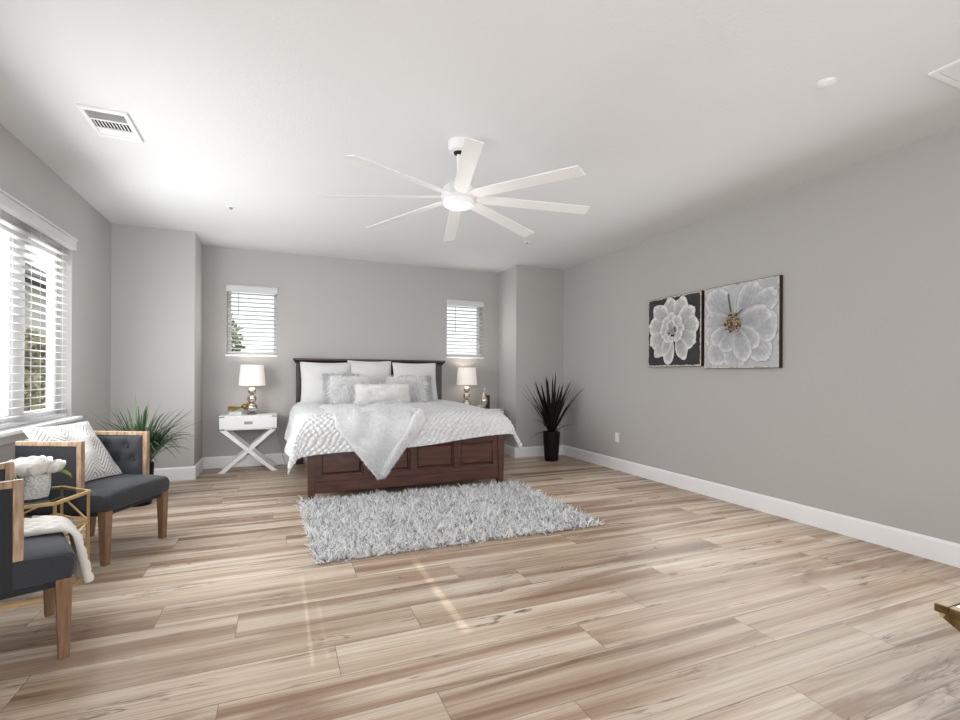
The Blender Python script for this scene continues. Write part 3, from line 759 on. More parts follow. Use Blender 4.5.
furry('shaggy_pillow', .50, .34, .14, 'shaggy white pillow at the left behind the small front pillow', g1, (.835, 6.13, ZB + .02), .28, .05, 23, .05, .009, 3600, (0, 0, -1))
furry('shaggy_pillow', .50, .34, .14, 'shaggy white pillow at the right behind the small front pillow', g1, (1.535, 6.14, ZB + .02), .28, -.04, 24, .05, .009, 3600, (0, 0, -1))
furry('lumbar_pillow', .68, .24, .13, 'long low off-white furry pillow in front of the others', None, (1.19, 5.97, ZB + .02), .22, 0., 25, .03, .004, 6500, (0, 0, -1), m=mat('cream_fur', (228, 225, 219), .9, island=[(232, 230, 227), (248, 247, 245), (254, 253, 252)], trans=.5))

# ------------------------------------------------------------------ nightstands with lamps and ornaments
def nightstand(x, label):
    n = tag(empty('nightstand', (x, 6.58, 0)), label, 'nightstand', 'white campaign nightstands')
    W, D = .31, .185
    MB().box(-W, W, -D, D, .505, .655).build('cabinet', M_white, n, bevel=.004)
    MB().box(-W - .004, W + .004, -D - .004, D, .655, .675).build('tabletop', M_white, n, bevel=.003)
    d = MB().box(-W + .03, W - .03, -D - .012, -D + .01, .522, .645).build('drawer', M_white, n, bevel=.003)
    MB().box(-.045, .045, -D - .0145, -D - .011, .572, .606).build('recessed_pull', M_chrome, d, bevel=.002)
    for s in (-1, 1):
        for z in (.512, .662):
            MB().box(min(s * W * 1.02, s * (W - .055)), max(s * W * 1.02, s * (W - .055)), -D - .0075, -D + .04, z - .008, z + .008).build('corner_bracket', M_chrome, n)
    for y in (-D + .025, D - .025):
        for s in (-1, 1):
            dy = .006 * s
            m = MB(); a = s * (W - .035); b = -s * (W - .02); hw_ = .035
            vs = []
            for yy in (y + dy - .018, y + dy + .018): vs += [(a - hw_, yy, .505), (a + hw_, yy, .505), (b + hw_, yy, 0), (b - hw_, yy, 0)]
            m.add(vs, [(0, 1, 2, 3), (7, 6, 5, 4), (0, 4, 5, 1), (1, 5, 6, 2), (2, 6, 7, 3), (3, 7, 4, 0)]).build('leg', M_white, n, bevel=.003)
    return n
nightstand(-.325, 'white X-legged nightstand on the left of the bed')
nightstand(2.72, 'white X-legged nightstand on the right, mostly hidden by the bed')

def lamp(x, y, label):
    z = .675
    l = tag(empty('table_lamp', (x, y, z)), label, 'lamp', 'mercury glass bedside lamps')
    MB().lathe([(.055, 0), (.058, .006), (.05, .016), (.03, .02), (.025, .024)], 28).build('lamp_base', M_chrome, l, smooth='auto')
    for zc, r in ((.082, .064), (.192, .053), (.288, .047)): MB().ball((0, 0, zc), r, r, r, 28, 18).build('glass_ball', M_merc, l, smooth=True)
    for zc in (.143, .243): MB().lathe([(.02, zc - .006), (.026, zc), (.02, zc + .006)], 20).build('ball_collar', M_chrome, l, smooth='auto')
    MB().lathe([(.01, .33), (.01, .40)], 12).build('lamp_neck', M_chrome, l, smooth='auto')
    m = MB(); n = 40; r0, r1, h0, h1 = .152, .130, .352, .605; vs = []
    for r, h in ((r0, h0), (r1, h1), (r1 - .003, h1), (r0 - .003, h0)): vs += [(r * cos(2 * pi * k / n), r * sin(2 * pi * k / n), h) for k in range(n)]
    m.add(vs, [(i * n + k, i * n + (k + 1) % n, ((i + 1) % 4) * n + (k + 1) % n, ((i + 1) % 4) * n + k) for i in range(4) for k in range(n)]).build('lamp_shade', M_shade, l, smooth='auto')
    MB().ball((0, 0, .46), .028, .028, .04).build('light_bulb', M_led, l, smooth=True)
    d = bpy.data.lights.new('lamp_light', 'POINT'); d.energy = 1.3; d.color = (1, .86, .74); d.shadow_soft_size = .04
    o = bpy.data.objects.new('lamp_light', d); COL.objects.link(o); o.parent = l; o.location = (0, 0, .53)
    return l
la = lamp(-.297, 6.57, 'lit table lamp with glass balls on the left nightstand')
MB().tube([(.05, .05, .004), (.17, .11, .004), (.22, .20, -.02), (.27, .205, -.2), (.33, .2, -.42), (.36, .16, -.58), (.40, .10, -.668)], .003, 6).build('power_cord', M_greycord, la, smooth=True)
lb = lamp(2.545, 6.64, 'lit table lamp with glass balls on the right nightstand')
# gold ornament on a clear block, left stand
b = tag(MB().box(-.07, .07, -.045, .045, 0, .04).build('acrylic_block', M_box, bevel=.004, loc=(-.475, 6.56, .675)), 'low clear acrylic block under the gold bird', 'block')
bird = tag(empty('bird_figurine', (-.475, 6.56, .715)), 'gold bird figurine with spread tail on the left nightstand', 'figurine')
m = MB(); m.ball((.10, 0, .062), .04, .034, .032); m.build('bird_body', M_darkgold, bird, smooth=True)
m = MB(); m.ball((.137, -.005, .092), .022, .02, .02); m.tube([(.152, -.008, .094), (.178, -.012, .086)], [.008, .001]); m.build('bird_head', M_darkgold, bird, smooth=True)
m = MB()
for k in range(7):
    a = (k - 3) * .16
    m.add([(.075, 0, .052), (-.03, -.02 + .3 * (k - 3) * .035, .014 + .006 * abs(k - 3)), (-.085, (k - 3) * .016, .018 + .007 * k), (-.03, .02 + .3 * (k - 3) * .035, .022 + .006 * k),
           (.075, 0, .046), (-.03, -.02 + .3 * (k - 3) * .035, .006 + .006 * abs(k - 3)), (-.085, (k - 3) * .016, .010 + .007 * k), (-.03, .02 + .3 * (k - 3) * .035, .014 + .006 * k)],
          [(0, 1, 2, 3), (7, 6, 5, 4), (0, 4, 5, 1), (1, 5, 6, 2), (2, 6, 7, 3), (3, 7, 4, 0)])
m.build('bird_tail', M_darkgold, bird)
m = MB().tube([(.10, .012, .035), (.098, .013, 0)], .004, 6).tube([(.112, -.012, .035), (.114, -.013, 0)], .004, 6); m.build('bird_legs', M_darkgold, bird)
# right stand: silver teardrop and a white ball of petals
td = tag(MB().lathe([(.03, 0), (.034, .008), (.016, .02), (.018, .03), (.045, .075), (.055, .115), (.047, .155), (.026, .195), (.012, .24), (.006, .29), (.002, .315)], 28).build('teardrop_ornament', M_merc, smooth='auto', loc=(2.80, 6.58, .675)),
         'silver teardrop ornament on the right nightstand', 'ornament')
bk = tag(empty('photo_frame', (2.875, 6.62, .675)), 'thin dark framed plaque behind the silver teardrop', 'frame')
MB().box(-.006, .006, -.06, .06, 0, .20).build('plaque', M_frame, bk, bevel=.002)

def petal_sheet(m, c, az, tilt, L, W, cup, rng, nu=6, nv=6):
    """one cupped petal from centre c, opening towards azimuth az"""
    d = Vector((cos(az), sin(az), 0)); s = Vector((-sin(az), cos(az), 0)); up = Vector((0, 0, 1)); c = Vector(c); ph = rng.uniform(0, 6)
    def fn(u, v):
        a = (u - .5) * 2; wv = sin(pi * min(v * .62 + .12, 1.)) ** .7
        r = L * v; curl = tilt + cup * v
        p = c + d * (r * cos(curl) - .25 * W * a * a * 1.0) + up * (r * sin(curl) + .10 * W * a * a) + s * (a * W / 2 * wv)
        return p + up * (.006 * sin(7 * a + ph) * v)
    m.sheet(fn, nu, nv)
def rose(name, loc, R, label, seed, leaves):
    """petals lie on nested shells: tight cups inside, wide ones with turned-out rims outside"""
    r = tag(empty(name, loc), label, 'flower', 'white roses in the vase'); rng = random.Random(seed); m = MB()
    for i, (n, rho, top, wid, flare) in enumerate(((3, .26, 15, 75, .02), (3, .42, 28, 68, .05), (4, .60, 42, 58, .10), (5, .78, 58, 48, .10), (6, .95, 74, 44, .10))):
        for k in range(n):
            az = 2 * pi * k / n + i * .7 + rng.uniform(-.2, .2); tp = radians(top + rng.uniform(-5, 5)); ph = rng.uniform(0, 6); rr = R * rho * rng.uniform(.95, 1.05)
            def fn(u, v):
                q_ = (u - .5) * 2; th = radians(140) + (tp - radians(140)) * v + .30 * q_ * q_ * v; a = az + radians(wid) * q_ * (.55 + .45 * sin(pi * min(v, .8) / 1.6))
                rad = rr * (1 + flare * max(0, v - .6) / .4 + .02 * sin(5 * q_ + ph) * v) * (1 + .04 * q_ * q_)
                return Vector((rad * sin(th) * cos(a), rad * sin(th) * sin(a), rad * .88 * cos(th)))
            m.sheet(fn, 10, 10)
    po = m.build('petals', M_petal, r, smooth=True)
    sd = po.modifiers.new('thickness', 'SOLIDIFY'); sd.thickness = .0012
    MB().tube([(0, 0, -R * .3), (0, 0, -.125)], .004, 6).build('stem', M_stem, r, smooth=True)
    for az, L, dz in leaves:
        lm = MB(); d = Vector((cos(az), sin(az), 0)); s = Vector((-sin(az), cos(az), 0))
        lm.sheet(lambda u, v: d * (.03 + L * v) + s * ((u - .5) * L * .62 * sin(pi * (v * .95 + .05)) ** .8) + Vector((0, 0, dz - .10 * L * v * v * 5 + .012 * abs(u - .5) * 2)), 6, 8)
        lo = lm.build('leaf', M_rleaf, r, smooth=True); sd = lo.modifiers.new('thickness', 'SOLIDIFY'); sd.thickness = .001
    return r
rb = random.Random(3); m = MB()
for ringi, (n, tilt, L) in enumerate(((4, 1.4, .035), (6, 1.0, .045), (7, .6, .055), (8, .2, .055))):
    for i in range(n): petal_sheet(m, (0, 0, .02), 2 * pi * i / n + ringi, tilt, L, .04, .1, rb, 4, 4)
wb = m.lathe([(.02, 0), (.03, .005), (.03, .02), (.015, .03)], 16).build('porcelain_flower', M_whitecer, smooth=True, loc=(2.70, 6.50, .675))
tag(wb, 'white porcelain flower in front of the silver teardrop', 'ornament')

# ------------------------------------------------------------------ shag rug
RX0, RX1, RY0, RY1 = .145, 2.39, 3.12, 4.71
rug = tag(empty('rug', ((RX0 + RX1) / 2, (RY0 + RY1) / 2, 0)), 'light grey shaggy rug on the floor at the foot of the bed', 'rug')
MB().box(RX0 - rug.location.x + .09, RX1 - rug.location.x - .07, RY0 - rug.location.y + .05, RY1 - rug.location.y - .04, .0, .010).build('rug_backing', M_rugb, rug)
rng = np.random.default_rng(12); k = 34000
P = np.stack([rng.uniform(RX0 + .02, RX1 - .02, k) - rug.location.x, rng.uniform(RY0 + .015, RY1 - .03, k) - rug.location.y, np.full(k, .010)], 1)
fy_ = (P[:, 1] + rug.location.y - RY0) / (RY1 - RY0); P[:, 0] = np.where(P[:, 0] < 0, P[:, 0] * (1 - .05 * (1 - fy_)), P[:, 0] * (1 - .03 * (1 - fy_)))
# yarns gather in tufts: every few centimetres they share a lean and close up at the tip
cell = np.floor(P[:, :2] / .052).astype(int); hsh = (cell[:, 0] * 73856093 ^ cell[:, 1] * 19349663) % 4096
ta = np.random.default_rng(2).uniform(0, 2 * pi, 4096)[hsh]; tl = np.random.default_rng(3).uniform(.35, 1.0, 4096)[hsh]
cc = (cell + .5) * .052 - P[:, :2]
lean = np.stack([np.cos(ta) * tl + cc[:, 0] * 15, np.sin(ta) * tl + cc[:, 1] * 15, np.zeros(k)], 1)
N = np.array([0, 0, 1.]) + lean; N /= np.linalg.norm(N, axis=1, keepdims=True)
pile = fur('pile', P, N, .050, .012, M_rugy, rug, rng, (0, 0, -.45), .55, .75, 3); pile['kind'] = 'stuff'

# ------------------------------------------------------------------ armchairs
def armchair(loc, rz, label):
    c = tag(empty('armchair', loc, rz), label, 'armchair', 'square charcoal armchairs with wooden frames')
    W = .285
    # seat: thick cushion box with rounded front
    def seat_prof():
        pts = [(-.25, .325), (.255, .325), (.275, .34), (.283, .37), (.283, .405), (.272, .428), (.25, .440), (.15, .449), (0, .452), (-.25, .446)]
        return pts
    pr = seat_prof(); n = len(pr); m = MB(); ys = [-W + .004, -W + .02, -W * .5, 0, W * .5, W - .02, W - .004]; ins = [.012, 0, 0, 0, 0, 0, .012]; crown = [-.012, -.002, .006, .010, .006, -.002, -.012]
    vs = []
    for y, i_, cr in zip(ys, ins, crown):
        for x, z in pr: vs.append((x - (i_ if x > .2 else 0), y, z + (cr if z > .42 else (i_ if z < .33 else 0))))
    fs = [tuple(range(n)), tuple(reversed(range((len(ys) - 1) * n, len(ys) * n)))]
    for j in range(len(ys) - 1):
        for i in range(n): fs.append((j * n + i, j * n + (i + 1) % n, (j + 1) * n + (i + 1) % n, (j + 1) * n + i))
    m.add(vs, fs).build('seat', M_char, c, smooth='auto')
    MB().box(-.24, .25, -W + .02, W - .02, .30, .327).build('seat_base', M_charshade, c)
    # upholstered panels
    def tuft(nu, nv, w, h, btn):
        def depth(a, b):
            d = 0.
            for (p, q_) in btn: d += .021 * math.exp(-((a - p) ** 2 + (b - q_) ** 2) / .0016)
            return d
        return depth
    for s in (-1, 1):
        y_in, y_out = s * (W - .036), s * (W - .008)
        btn = [(-.17, .65), (-.03, .65), (-.10, .56), (.02, .56)]; dp = tuft(0, 0, 0, 0, btn)
        m = MB(); x0, x1, z0, z1 = -.26, .088, .33, .727
        def inner(u, v):
            x = x0 + (x1 - x0) * u; z = z0 + (z1 - z0) * v; e = min(min(u, 1 - u) * 9, min(v, 1 - v) * 9, 1) ** .5
            return (x, y_in + s * .014 - s * .018 * e + s * dp(x, z), z)
        def outer(u, v): x = x0 + (x1 - x0) * u; z = z0 + (z1 - z0) * v; return (x, y_out, z)
        NU, NV = 36, 36
        m.sheet(inner, NU, NV); m.sheet(outer, NU, NV)
        o1 = (NU + 1) * (NV + 1)
        ii = lambda i, j: j * (NU + 1) + i
        rimf = []
        for i in range(NU): rimf += [(ii(i, 0), ii(i + 1, 0), o1 + ii(i + 1, 0), o1 + ii(i, 0)), (ii(i, NV), ii(i + 1, NV), o1 + ii(i + 1, NV), o1 + ii(i, NV))]
        for j in range(NV): rimf += [(ii(0, j), ii(0, j + 1), o1 + ii(0, j + 1), o1 + ii(0, j)), (ii(NU, j), ii(NU, j + 1), o1 + ii(NU, j + 1), o1 + ii(NU, j))]
        m.f += rimf
        ar = m.build('armrest', M_char, c, smooth='auto')
        for p, q_ in btn: MB().ball((p, y_in + s * .012, q_), .011, .006, .011, 12, 8).build('tufting_button', M_char, ar, smooth=True)
        # outside skirt of the arm running down beside the seat
        MB().box(-.302, .089, min(s * (W - .003), s * (W - .012)), max(s * (W - .003), s * (W - .012)), .322, .727).build('arm_outer_panel', M_charshade, c)
        m = MB().box(.088, .120, min(s * (W - .028), s * W), max(s * (W - .028), s * W), .44, .757); m.build('arm_post', M_oak, c, bevel=.003)
        MB().box(-.30, .088, min(s * (W - .028), s * W), max(s * (W - .028), s * W), .727, .755).build('arm_rail', M_oak, c, bevel=.003)
    btn = [(y, z) for z in (.66, .57) for y in (-.15, -.05, .05, .15)]
    m = MB()
    def back_in(u, v):
        y = -.225 + .45 * u; z = .33 + .395 * v; d = sum(.021 * math.exp(-((y - p) ** 2 + (z - q_) ** 2) / .0016) for p, q_ in btn)
        e = min(min(u, 1 - u) * 9, min(v, 1 - v) * 9, 1) ** .5
        return (-.252 + .016 * e - d, y, z)
    m.sheet(back_in, 36, 30); m.box(-.292, -.255, -.227, .227, .322, .725)
    bk_ = m.build('backrest', M_char, c, smooth='auto')
    for p, q_ in btn: MB().ball((-.248, p, q_), .006, .011, .011, 12, 8).build('tufting_button', M_char, bk_, smooth=True)
    MB().box(-.30, -.25, -.227, .227, .725, .757).build('back_rail', M_oak, c, bevel=.003)
    m = MB()
    for s in (-1, 1): MB().box(-.30, -.26, min(s * (W - .045), s * (W - .013)), max(s * (W - .045), s * (W - .013)), .30, .725).build('back_post', M_oak, c, bevel=.003)
    for s in (-1, 1):
        a, b = W - .008, W - .062
        ca, cb = s * a, s * b; lo_, hi = min(ca, cb), max(ca, cb)
        MB().hexa([(.226, lo_ + .008, 0), (.262, lo_ + .008, 0), (.262, hi - .008, 0), (.226, hi - .008, 0)], [(.215, lo_, .33), (.270, lo_, .33), (.270, hi, .33), (.215, hi, .33)]).build('leg', M_leg, c, bevel=.003)
        MB().hexa([(-.31, lo_ + .008, 0), (-.275, lo_ + .008, 0), (-.275, hi - .008, 0), (-.31, hi - .008, 0)], [(-.295, lo_, .33), (-.245, lo_, .33), (-.245, hi, .33), (-.295, hi, .33)]).build('leg', M_leg, c, bevel=.003)
    return c
CF = (-1.085, 3.945, 0); RF = -.44
CN = (-1.140, 2.645, 0); RN = .42
armchair(CF, RF, 'far charcoal armchair by the window with a chevron cushion on it')
armchair(CN, RN, 'near charcoal armchair at the left edge with a knit blanket on it')
def in_chair(C, rz, x, y, z): return (C[0] + x * cos(rz) - y * sin(rz), C[1] + x * sin(rz) + y * cos(rz), z)

p = pillow_mesh('cushion', .47, .45, .15, M_chev, 31, .06)
tag(p, 'white cushion with grey chevron pattern leaning in the far armchair', 'cushion'); piping(p, .47, .45, M_linen, .06, .005)
place(p, in_chair(CF, RF, -.035, -.01, .462), .62, RF + pi / 2, 0.)

# knit blanket over the near chair's seat, hanging over the front
kb = MB(); KU, KV = 46, 70
def knit(u, v, off):
    y = -.02 + .25 * u + .012 * sin(v * 7)
    d = -.10 + .64 * v                                         # run along the seat, then over its front edge
    xe = .262
    if d < xe: x, z = d, .458 + .004 * sin(d * 9)
    else:
        e = d - xe; r = .035; th = min(e / r, pi / 2); x = xe + r * sin(th); z = .458 - r * (1 - cos(th)) - max(e - r * pi / 2, 0); x += .19 * max(e - .05, 0) + .012 * sin(u * 9) * min(e * 4, 1)
    bump = .015 * abs(sin(u * pi * 6)) * (.75 + .25 * sin(v * 60 + (3 if int(u * 6) % 2 else 0)))
    h = off + (bump if off > .003 else 0)
    nx = 0 if d < xe else min((d - xe) / .05, 1.); return in_chair(CN, RN, x + h * nx, y, z + h * (1 - nx))
kb.sheet(lambda u, v: knit(u, v, .020), KU, KV); kb.sheet(lambda u, v: knit(u, v, .002), KU, KV)
o1 = (KU + 1) * (KV + 1); ii = lambda i, j: j * (KU + 1) + i
for i in range(KU): kb.f += [(ii(i, 0), ii(i + 1, 0), o1 + ii(i + 1, 0), o1 + ii(i, 0)), (ii(i, KV), ii(i + 1, KV), o1 + ii(i + 1, KV), o1 + ii(i, KV))]
for j in range(KV): kb.f += [(ii(0, j), ii(0, j + 1), o1 + ii(0, j + 1), o1 + ii(0, j)), (ii(KU, j), ii(KU, j + 1), o1 + ii(KU, j + 1), o1 + ii(KU, j))]
tag(kb.build('knit_blanket', M_knit, smooth=True), 'white knit blanket folded over the seat of the near armchair', 'blanket')

# ------------------------------------------------------------------ hexagonal side table with vase and roses
HT = (-1.251, 3.364); HR = .262; HA = radians(14.5)
ht = tag(empty('side_table', (*HT, 0)), 'gold hexagonal wire side table with dark glass top between the armchairs', 'side table')
hexp = lambda r, z: [(r * cos(HA + k * pi / 3), r * sin(HA + k * pi / 3), z) for k in range(6)]
a, b = hexp(HR - .012, .492), hexp(HR - .012, .500)
MB().add(a + b, [tuple(reversed(range(6))), tuple(range(6, 12))] + [(k, (k + 1) % 6, 6 + (k + 1) % 6, 6 + k) for k in range(6)]).build('glass_top', M_smoke, ht)
m = MB(); q6 = hexp(HR, .494)
for k in range(6): m.beam(q6[k], q6[(k + 1) % 6], .016, .016)
m.build('top_rim', M_gold, ht)
m = MB(); q6 = hexp(HR - .004, .008)
for k in range(6): m.beam(q6[k], q6[(k + 1) % 6], .016, .016)
m.build('base_ring', M_gold, ht)
lt, lbm = hexp(HR - .004, .49), hexp(HR - .004, .01)
for k in range(6): MB().beam(lbm[k], lt[k], .012, .012, (1, 0, 0)).build('leg', M_gold, ht)
m = MB()
for k in range(6):
    A0, A1 = Vector(lt[k]), Vector(lbm[k]); B0, B1 = Vector(lt[(k + 1) % 6]), Vector(lbm[(k + 1) % 6])
    m.beam(A0.lerp(A1, .34), B0.lerp(B1, .34), .008, .008)
    if k % 2 == 0: m.beam(A0.lerp(A1, .34), B0.lerp(B1, .10), .008, .008); m.beam(A0.lerp(A1, .34), B0.lerp(B1, .62), .008, .008)
    else: m.beam(A0.lerp(A1, .10), B0.lerp(B1, .34), .008, .008); m.beam(A0.lerp(A1, .62), B0.lerp(B1, .34), .008, .008)
m.build('lattice', M_gold, ht)
VS = (-1.205, 3.315, .5035)
vs_ = tag(MB().lathe([(.052, 0), (.060, .004), (.068, .05), (.070, .085), (.069, .125), (.066, .128), (.062, .124), (.06, .03), (.02, .028)], 40).build('vase', M_vase, smooth='auto', loc=VS), 'textured silver white round vase on the hexagonal table', 'vase')
rose('rose', (VS[0] - .012, VS[1] - .030, VS[2] + .186), .090, 'large white rose at the front of the vase', 1, ((-2.35, .075, -.06), (-1.8, .055, -.075)))
rose('rose', (VS[0] + .064, VS[1] + .022, VS[2] + .168), .058, 'white rose at the right of the vase', 2, ((-.2, .070, -.04),))
rose('rose', (VS[0] - .085, VS[1] + .045, VS[2] + .172), .058, 'white rose at the left back of the vase', 5, ())

# ------------------------------------------------------------------ plants
def blades(name, n, base_r, L, W, m, parent, seed, z0, spread, droop, lim=(-9, 9, -9, 9)):
    rng = random.Random(seed); mb = MB()
    for k in range(n):
        az = 2 * pi * (k + rng.random()) / n; el = pi / 2 - spread * rng.random() ** .8; l = L * rng.uniform(.55, 1.1); w = W * rng.uniform(.7, 1.2); dr = droop * rng.uniform(.3, 1.3)
        d = Vector((cos(az) * cos(el), sin(az) * cos(el), sin(el))); s = Vector((-sin(az), cos(az), 0)); b = Vector((base_r * rng.random() * cos(az), base_r * rng.random() * sin(az), z0))
        N = 9; vs = []; reach = base_r + l * cos(el) + dr * .5 * l * cos(el) ** .5 + w
        room = min((lim[1] if cos(az) > 0 else -lim[0]) / max(abs(cos(az)), .01), (lim[3] if sin(az) > 0 else -lim[2]) / max(abs(sin(az)), .01))
        sq = min(1., room / reach)
        for i in range(N + 1):
            t = i / N; p = b + d * (l * t) + Vector((cos(az), sin(az), 0)) * (dr * .5 * l * t * t * cos(el) ** .5) - Vector((0, 0, dr * l * t ** 2.4))
            p = Vector((p.x * sq, p.y * sq, p.z))
            ww = w * (.55 + 1.2 * t) * (1 - t) ** .8 if t < 1 else .0004
            fold_ = Vector((0, 0, 1)) * (.25 * ww)
            vs += [p - s * ww / 2 + fold_, p, p + s * ww / 2 + fold_]
        mb.add(vs, [q_ for i in range(N) for q_ in ((3 * i, 3 * i + 1, 3 * i + 4, 3 * i + 3), (3 * i + 1, 3 * i + 2, 3 * i + 5, 3 * i + 4))])
    return mb.build(name, m, parent, smooth=True)
def pot(parent, r0, r1, h):
    MB().lathe([(r0, 0), (r0 + .004, .01), (r1 - .003, h * .75), (r1, h - .01), (r1, h), (r1 - .014, h), (r1 - .02, h - .05), (.01, h - .052)], 36).build('pot', M_pot, parent, smooth='auto')
    MB().lathe([(r1 - .02, h - .05), (r1 - .024, h - .035), (.02, h - .03)], 24).build('soil', M_soil, parent, smooth='auto')
pr_ = tag(empty('potted_plant', (3.475, 5.80, 0)), 'tall spiky dark plant in a black pot in the right corner', 'plant', 'potted grassy plants')
pot(pr_, .088, .116, .40)
fo = blades('foliage', 54, .035, .87, .050, M_leafd, pr_, 11, .36, .53, .14, (-.6, .40, -.6, .355))
blades('low_foliage', 12, .04, .46, .040, M_leafd, pr_, 9, .37, 1.25, .85, (-.6, .40, -.6, .355))
pl_ = tag(empty('potted_plant', (-1.135, 5.17, 0)), 'arching green grass plant in a black pot behind the far armchair', 'plant', 'potted grassy plants')
pot(pl_, .085, .105, .37)
blades('foliage', 300, .06, .76, .022, M_leafg, pl_, 18, .33, .55, .62, (-.46, .6, -.6, .9))

# ------------------------------------------------------------------ canvases on the right wall
def hexcol(r, g, b): return lin(r, g, b)
def canvas(yc, zc, size, label, bg, petals, centre):
    """canvas local frame: u to the right (towards -Y), v up, relief towards -X"""
    c = tag(empty('canvas_painting', (XR, yc, zc)), label, 'painting', 'square floral canvases'); h = size / 2
    MB().box(-.04, 0, -h, h, -h, h).build('stretcher_frame', M_frame, c, bevel=.002)
    MB().box(-.0415, -.039, -h + .004, h - .004, -h + .004, h - .004).build('worn_edge', M_cream, c)
    rng = random.Random(len(petals)); m = MB(); n = 40; vs = []
    for k in range(4 * n):
        sd, t = divmod(k, n); a = -1 + 2 * t / n; u, v = [(a, -1), (1, a), (-a, 1), (-1, -a)][sd]; ins = h - .011 - .010 * rng.random()
        vs.append((-.0422, -u * ins, v * ins))
    m.add(vs, [tuple(range(4 * n))]).build('painted_ground', bg, c)
    V, Fc, Cc = [], [], []
    for i, (u0, v0, ang, L, W, lo_, hi_, ruf) in enumerate(petals):
        a = radians(ang); du, dv = cos(a), sin(a); NU, NV = 14, 16; o0 = len(V); ph = rng.uniform(0, 6)
        for j in range(NV + 1):
            for k in range(NU + 1):
                t = j / NV; q_ = (k / NU - .5) * 2
                wv = max(sin(pi * min(.10 + .70 * t, 1.)), .02) ** .75 * (1 if t < .78 else sqrt(max(1 - ((t - .78) / .22) ** 2, .0)) * .9 + .1)
                r = L * (t - .06 * q_ * q_ * t) * (1 + ruf * .06 * sin(9 * q_ + ph) * t)
                uu = u0 + du * r - dv * q_ * W / 2 * wv; vv = v0 + dv * r + du * q_ * W / 2 * wv
                uu = min(max(uu, -h + .016), h - .016); vv = min(max(vv, -h + .016), h - .016)
                V.append((-.0428 - .0006 * i - .0016 * (1 - q_ * q_) * sin(pi * t), -uu, vv))
                e = max(abs(q_) ** 3, max(0, (t - .8) / .2) ** 1.0); st = .5 + .5 * sin(q_ * 21 + 2.5 * sin(t * 5 + ph) + ph)
                f = min(1., .25 + .35 * t + .6 * e + .22 * st * t); col = [lo_[x] + (hi_[x] - lo_[x]) * f for x in range(3)]
                if e > .97 and ruf < .5: col = [x * .72 for x in col]
                Cc.append((*lin(*col)[:3], 1))
        for j in range(NV):
            for k in range(NU): Fc.append((o0 + j * (NU + 1) + k, o0 + j * (NU + 1) + k + 1, o0 + (j + 1) * (NU + 1) + k + 1, o0 + (j + 1) * (NU + 1) + k))
    po = np_mesh('painted_flower', V, Fc, M_paint, c); at = po.data.color_attributes.new('paint', 'FLOAT_COLOR', 'POINT')
    at.data.foreach_set('color', np.array(Cc, dtype=np.float32).ravel())
    centre(c, .0462 + .0006 * len(petals))
    return c
P1, P2, P3 = (96, 96, 98), (196, 195, 192), (226, 225, 221)
S1 = .752
pet1 = []
for (u, v, ang, L, W) in ((.0, .05, 100, .30, .20), (.06, .05, 72, .30, .20), (-.05, .05, 135, .30, .22), (-.08, .0, 165, .27, .22), (-.06, -.05, 200, .28, .22), (-.05, -.06, 228, .30, .18),
                          (.10, .03, 40, .26, .22), (.12, .0, 8, .24, .24), (.10, -.05, -25, .24, .22), (-.02, -.10, 262, .28, .15), (.09, -.10, -68, .24, .16), (-.03, -.08, 245, .22, .14)):
    pet1.append((u - .01, v + .02, ang, L, W, (126, 126, 127), (234, 233, 230), 1.))
for (ang, L, W) in ((95, .19, .18), (140, .18, .17), (185, .18, .16), (230, .16, .16), (50, .18, .16), (5, .17, .15), (-40, .16, .15), (270, .13, .13)):
    pet1.append((.0, .015, ang, L, W, (120, 120, 121), (236, 235, 232), 1.))
for (ang, L, W) in ((110, .11, .12), (200, .10, .10), (300, .10, .10), (20, .09, .10)):
    pet1.append((.0, .01, ang, L, W, (104, 104, 106), (232, 231, 228), 1.))
def cen1(c, d):
    m = MB(); rng = random.Random(5)
    for k in range(5): a = rng.uniform(0, 6.28); r = rng.uniform(.02, .07); m.box(-d - .003, -d + .001, -r * cos(a) - .012, -r * cos(a) + .004, .02 + r * sin(a) - .012, .02 + r * sin(a) + .010)
    m.build('dark_brush_marks', M_frame, c)
canvas(3.978, 1.648, S1, 'square painting of a white bloom on a charcoal ground, left of the pair', M_charpaint, pet1, cen1)
pet2 = []
lo2, hi2 = (128, 131, 138), (222, 223, 225)
for (u, v, ang, L, W) in ((-.05, .05, 128, .37, .30), (-.05, .0, 172, .30, .26), (-.06, -.03, 205, .30, .24), (-.05, -.06, 238, .38, .26), (.08, .06, 62, .34, .26), (.10, .05, 30, .40, .22),
                          (.02, -.08, 268, .36, .26), (.10, -.06, -48, .38, .26), (.12, -.02, -8, .34, .30), (.06, .0, 8, .33, .26), (.05, -.05, -40, .27, .20), (-.05, -.04, 215, .24, .18), (-.03, -.06, 250, .22, .18), (.04, -.07, -72, .30, .20)):
    pet2.append((u - .05, v + .02, ang, L, W, lo2, hi2, .3))
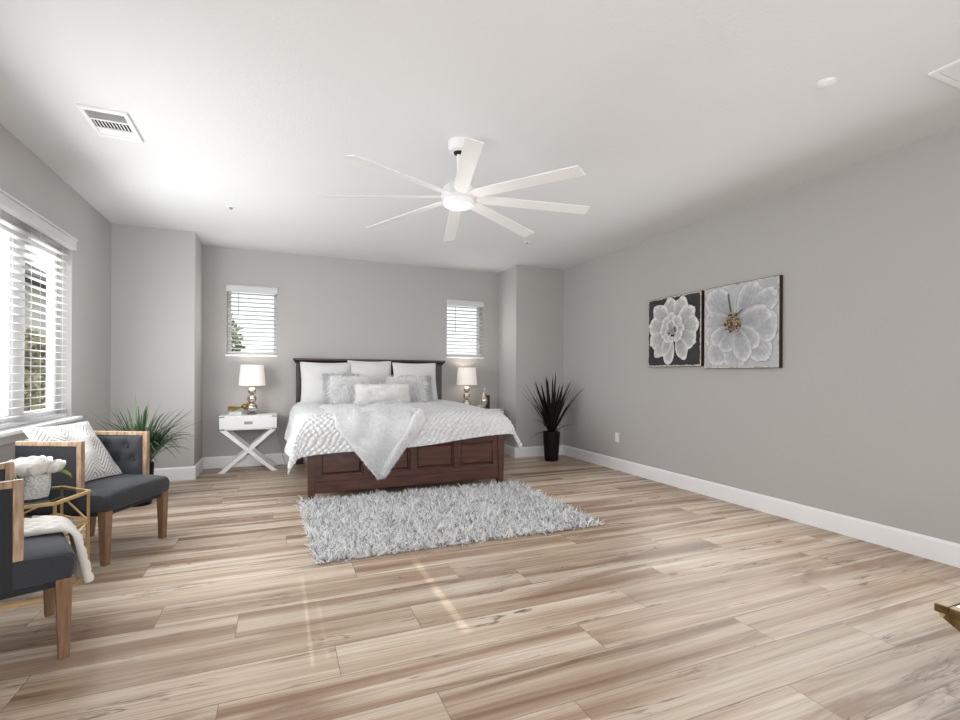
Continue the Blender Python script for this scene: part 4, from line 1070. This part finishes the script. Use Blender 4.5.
def cen2(c, d):
    rng = random.Random(9); m, m2 = MB(), MB()
    for k in range(130):
        a = rng.uniform(0, 6.28); r = .088 * sqrt(rng.random()); u, v = -.055 + r * cos(a), .03 + r * sin(a); (m if k % 2 else m2).ball((-d - .004, -u, v), .005, rng.uniform(.006, .012), rng.uniform(.006, .012), 8, 6)
    m.build('gold_stamens', mat('ochre_paint', (196, 166, 124), .7, noise=.5, nscale=60, dark=(140, 108, 70)), c, smooth=True); m2.build('dark_stamens', mat('umber_paint', (82, 66, 52), .7), c, smooth=True)
    m = MB(); m.beam((-d, .075, .13), (-d, .105, .30), .004, .012, (0, 1, 0)); m.beam((-d, .0, .11), (-d, -.05, .14), .004, .006, (0, 0, 1)); m.build('dark_brush_marks', mat('slate_paint', (92, 94, 98), .7), c)
canvas(3.180, 1.636, .778, 'square painting of a pale flower on a light grey ground, right of the pair', M_greypaint, pet2, cen2)

# ------------------------------------------------------------------ gold table at the right edge
TZ = .45
gt = tag(empty('accent_table', (2.357, .512, 0)), 'gold framed accent table with glass top cut by the right edge', 'table')
ax, ay = .385, .355
m = MB()
for y in (-ay, ay): m.box(-ax - .018, ax + .018, y - .018, y + .018, TZ - .026, TZ)
for x in (-ax, ax): m.box(x - .018, x + .018, -ay + .018, ay - .018, TZ - .026, TZ)
m.build('top_frame', M_bronze, gt, bevel=.003)
MB().box(-ax + .018, ax - .018, -ay + .018, ay - .018, TZ - .010, TZ - .003).build('mirror_top', mat('mirror_glass', (205, 210, 212), .04, metal=1.), gt)
for sx in (-1, 1):
    for sy in (-1, 1):
        MB().lathe([(.010, TZ - .042), (.013, TZ - .038), (.012, TZ - .026)], 14, Matrix.Translation((sx * (ax - .002), sy * (ay - .002), 0))).build('corner_knob', M_gold, gt, smooth='auto')
for x in (-ax, ax):
    for sgn in (-1, 1): MB().beam((x + .009 * sgn, -sgn * (ay - .012), TZ - .026), (x + .009 * sgn, sgn * (ay - .012), .012), .016, .030, (0, 0, 1)).build('crossed_leg', M_bronze, gt, bevel=.002)
for y in (-ay + .014, ay - .014): MB().beam((-ax, y, .012), (ax, y, .012), .022, .024).build('foot_rail', M_bronze, gt, bevel=.002)
